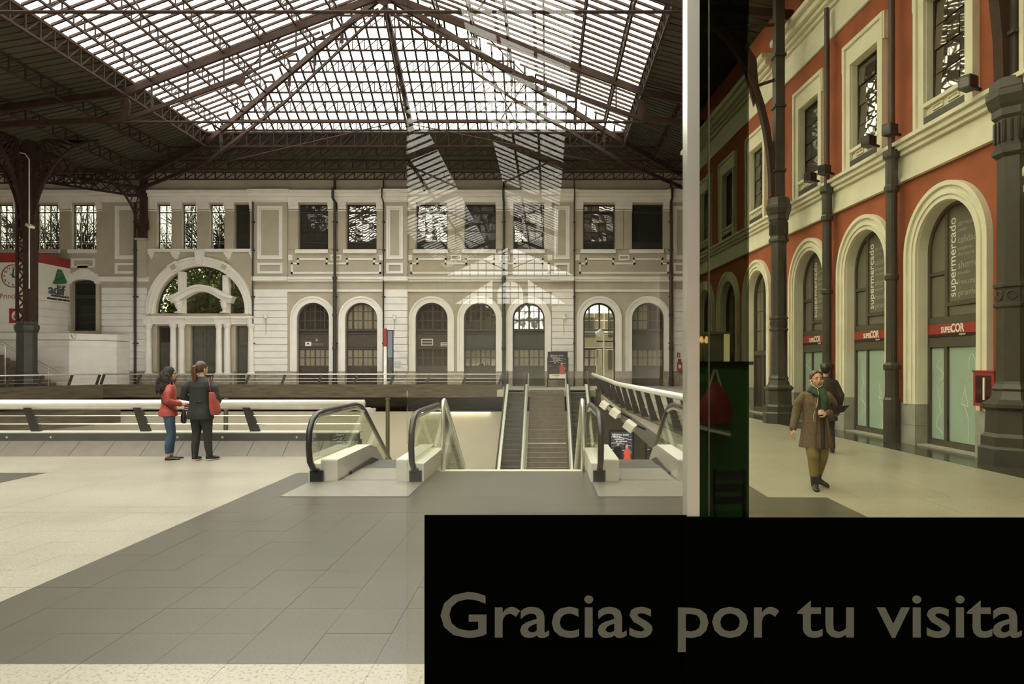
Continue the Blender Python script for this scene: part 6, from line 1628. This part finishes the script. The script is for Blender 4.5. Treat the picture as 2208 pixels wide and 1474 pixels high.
cm = M('brown_tweed', (.135, .092, .055), .85, var=.3, scale=35, bump=.3, bscale=60)
co_ = C_.part('coat', m_, cm, .010, 3)
m_ = MB(); rings(m_, [(-.045, .060, .60, .050, .155), (-.05, .05, .80, .060, .130), (-.045, .045, 1.0, .058, .110), (-.03, .045, 1.2, .055, .108), (-.01, .04, 1.38, .05, .085)]); C_.part('dark_top', m_, M('black_top', (.022, .022, .018), .7), .010, 2)
for s in (-1, 1):
    m_ = MB(); m_.tube([(.015+s*.06-.045, .135, 1.36), (.02+s*.075-.045, .155, 1.15), (.02+s*.085-.05, .165, .95), (.01+s*.10-.05, .195, .62)], [.016, .018, .016, .014], 8); C_.part('coat_edge', m_, cm, None, parent=co_)
    m_ = MB(); m_.box(min(s*.10, s*.19), max(s*.10, s*.19), -.025, .025, 1.392, 1.412); C_.part('epaulette', m_, cm, None, parent=co_)
m_ = MB(); rings(m_, [(0, .0, .62, .155, .125), (0, -.01, .85, .165, .13), (0, 0, .95, .16, .12)])
for q in legsC: limb(m_, [q[0], tuple(V(*q[0])*.5+V(*q[1])*.5), q[1], tuple(V(*q[1])*.35+V(*q[2])*.65)], [.112, .100, .082, .066])
C_.part('trousers', m_, M('olive_trousers', (.17, .125, .040), .8, var=.2, scale=6, bump=.3, bscale=16), .010, 3)
for i, (q, yaw, pt) in enumerate(((legsC[0], -.15, 0), (legsC[1], .75, -.22))):
    m_ = MB(); zb = 0.0 if i == 0 else .045
    shoe(m_, V(q[2][0], q[2][1], zb), yaw, h=.09, pitch=pt); limb(m_, [(q[2][0], q[2][1], zb+.07), tuple(V(*q[1])*.33+V(*q[2])*.67)], [.056, .060])
    C_.part('boot', m_, M('black_boot', (.014, .013, .011), .45), .007, 2)
m_ = MB(); sm_ = M('green_scarf', (.028, .060, .034), .9, var=.4, scale=14, bump=.5, bscale=30)
rings(m_, [(0, .02, 1.385, .125, .110), (0, .025, 1.42, .135, .120), (0, .025, 1.46, .110, .105), (0, .02, 1.49, .085, .085)])
limb(m_, [(-.06, .13, 1.42), (-.075, .165, 1.30), (-.065, .175, 1.16), (-.05, .175, 1.05)], [.050, .058, .050, .030]); limb(m_, [(.05, .12, 1.40), (.0, .14, 1.35)], [.05, .045])
C_.part('scarf', m_, sm_, .009, 3)
m_ = MB(f); ball(m_, (0, -.028, .046), .082, .098, .084); ball(m_, (0, -.03, .02), .084, .085, .08); ball(m_, (0, -.095, -.01), .045, .04, .05)
for s in (-1, 1): m_.tube([(s*.01, .058, .110), (s*.055, .050, .080), (s*.077, .01, .02), (s*.072, -.03, -.04)], [.008, .010, .012, .012], 7)
C_.part('hair', m_, ch, .007, 2)
m_ = MB(f); 
for s in (-1, 1): ball(m_, (s*.084, .012, -.022), .010, n=6)
C_.part('earbuds', m_, textwhite, None)
m_ = MB(); m_.tube([(.084, .05, 1.555), (.075, .11, 1.50), (.02, .145, 1.46), (.015, .175, 1.38), (.035, .168, 1.22), (.085, .160, 1.06), (.07, .165, .98)], .0035, 5); m_.tube([(-.084, .05, 1.555), (-.05, .12, 1.50), (.02, .145, 1.46)], .0035, 5); C_.part('earphone_cable', m_, textwhite, None)
rc = Matrix.Translation((xC, yC_, 0)) @ Matrix.Rotation(math.radians(176), 4, 'Z') @ Matrix.Scale(.965, 4)
S_ = thing('folder', 'flat black folder held under the arm of the walking person', 'folder', rc @ V(-.25, .16, 1.12))
m_ = MB(rc); m_.add([(-.06, .165, 1.055), (-.36, .09, 1.12), (-.44, .08, 1.215), (-.12, .165, 1.20), (-.06, .190, 1.055), (-.36, .115, 1.12), (-.44, .105, 1.215), (-.12, .190, 1.20)], [(0,1,2,3),(7,6,5,4),(0,4,5,1),(1,5,6,2),(2,6,7,3),(3,7,4,0)])
m_.build('cover', M('black_folder', (.015, .015, .014), .5), S_)
# ---------------- man behind her, dark coat, back of a dark head
xD, yD_ = (1778-PX)*13.75/F, 13.70
D_ = Person('person in a dark coat walking away behind the one in the green scarf', (xD, yD_, 0), math.radians(-8), 1.02)
legsD = [[(.09, 0, .86), (.10, .05, .47), (.10, -.10, .10)], [(-.085, 0, .86), (-.07, .14, .47), (-.06, .16, .08)]]
armsD = [[(.19, 0, 1.37), (.27, -.04, 1.10), (.27, .08, .88)], [(-.19, 0, 1.37), (-.26, -.02, 1.10), (-.25, .12, .90)]]
b, f = body_mesh((0, .03), 0, armsD, legsD, [((.27, .085, .88), (0, .3, -1), (1, 0, 0), .6, -1), ((-.25, .125, .90), (0, .3, -1), (-1, 0, 0), .6, 1)])
D_.part('body', b, skin, .0085, 3)
m_ = MB(); rings(m_, [(0, 0, .62, .225, .165), (0, 0, .85, .205, .155), (0, 0, 1.05, .195, .145), (0, 0, 1.28, .215, .145), (0, 0, 1.37, .20, .12), (0, 0, 1.43, .11, .09), (0, 0, 1.47, .078, .074)])
for q in armsD: limb(m_, [sho(q[0]), q[1], tuple(V(*q[1])*.1+V(*q[2])*.9)], [.074, .072, .058])
D_.part('coat', m_, M('dark_olive_coat', (.028, .024, .016), .8, var=.25, scale=5, bump=.3, bscale=12), .012, 3)
m_ = MB(); rings(m_, [(0, 0, .7, .16, .13), (0, 0, .95, .17, .13)])
for q in legsD: limb(m_, [q[0], q[1], (q[2][0], q[2][1], .12)], [.11, .075, .058])
D_.part('trousers', m_, M('dark_trousers', (.02, .02, .018), .8), .012, 3)
for q, yaw in ((legsD[0], -.1), (legsD[1], .1)):
    m_ = MB(); shoe(m_, V(q[2][0], q[2][1], max(0, q[2][2]-.08)), yaw); o = D_.part('shoe', m_, M('black_shoe', (.014, .013, .011), .5), .009, 2)
m_ = MB(f); ball(m_, (0, -.018, .032), .084, .100, .098); D_.part('hair', m_, M('black_hair', (.010, .008, .006), .5, var=.3, scale=30), .008, 2)
# ---------------- letters of the door band become one mesh each
def split_letters(o, name, parent):
    me = o.data; bm = bmesh.new(); bm.from_mesh(me); bm.verts.ensure_lookup_table()
    seen = set(); isl = []
    for v in bm.verts:
        if v.index in seen: continue
        st = [v]; comp = set()
        while st:
            q = st.pop()
            if q.index in comp: continue
            comp.add(q.index)
            for e in q.link_edges: st.append(e.other_vert(q))
        seen |= comp; isl.append(comp)
    info = sorted(((min(bm.verts[i].co.x for i in c), max(bm.verts[i].co.x for i in c), c) for c in isl), key=lambda t: t[0])
    groups = []
    for a, b, c in info:
        if groups and a < groups[-1][1] - .002: groups[-1][1] = max(b, groups[-1][1]); groups[-1][2] |= c
        else: groups.append([a, b, set(c)])
    mat = me.materials[0]
    for a, b, c in groups:
        idx = {i: k for k, i in enumerate(sorted(c))}
        nm = bpy.data.meshes.new(name)
        nm.from_pydata([bm.verts[i].co.copy() for i in sorted(c)], [], [tuple(idx[v.index] for v in f_.verts) for f_ in bm.faces if f_.verts[0].index in idx])
        nm.materials.append(mat)
        q = bpy.data.objects.new(name, nm); col.objects.link(q); q.parent = parent; W[q] = W[parent]
    bm.free(); bpy.data.objects.remove(o)
split_letters(LETTERS, 'letter', LETT)
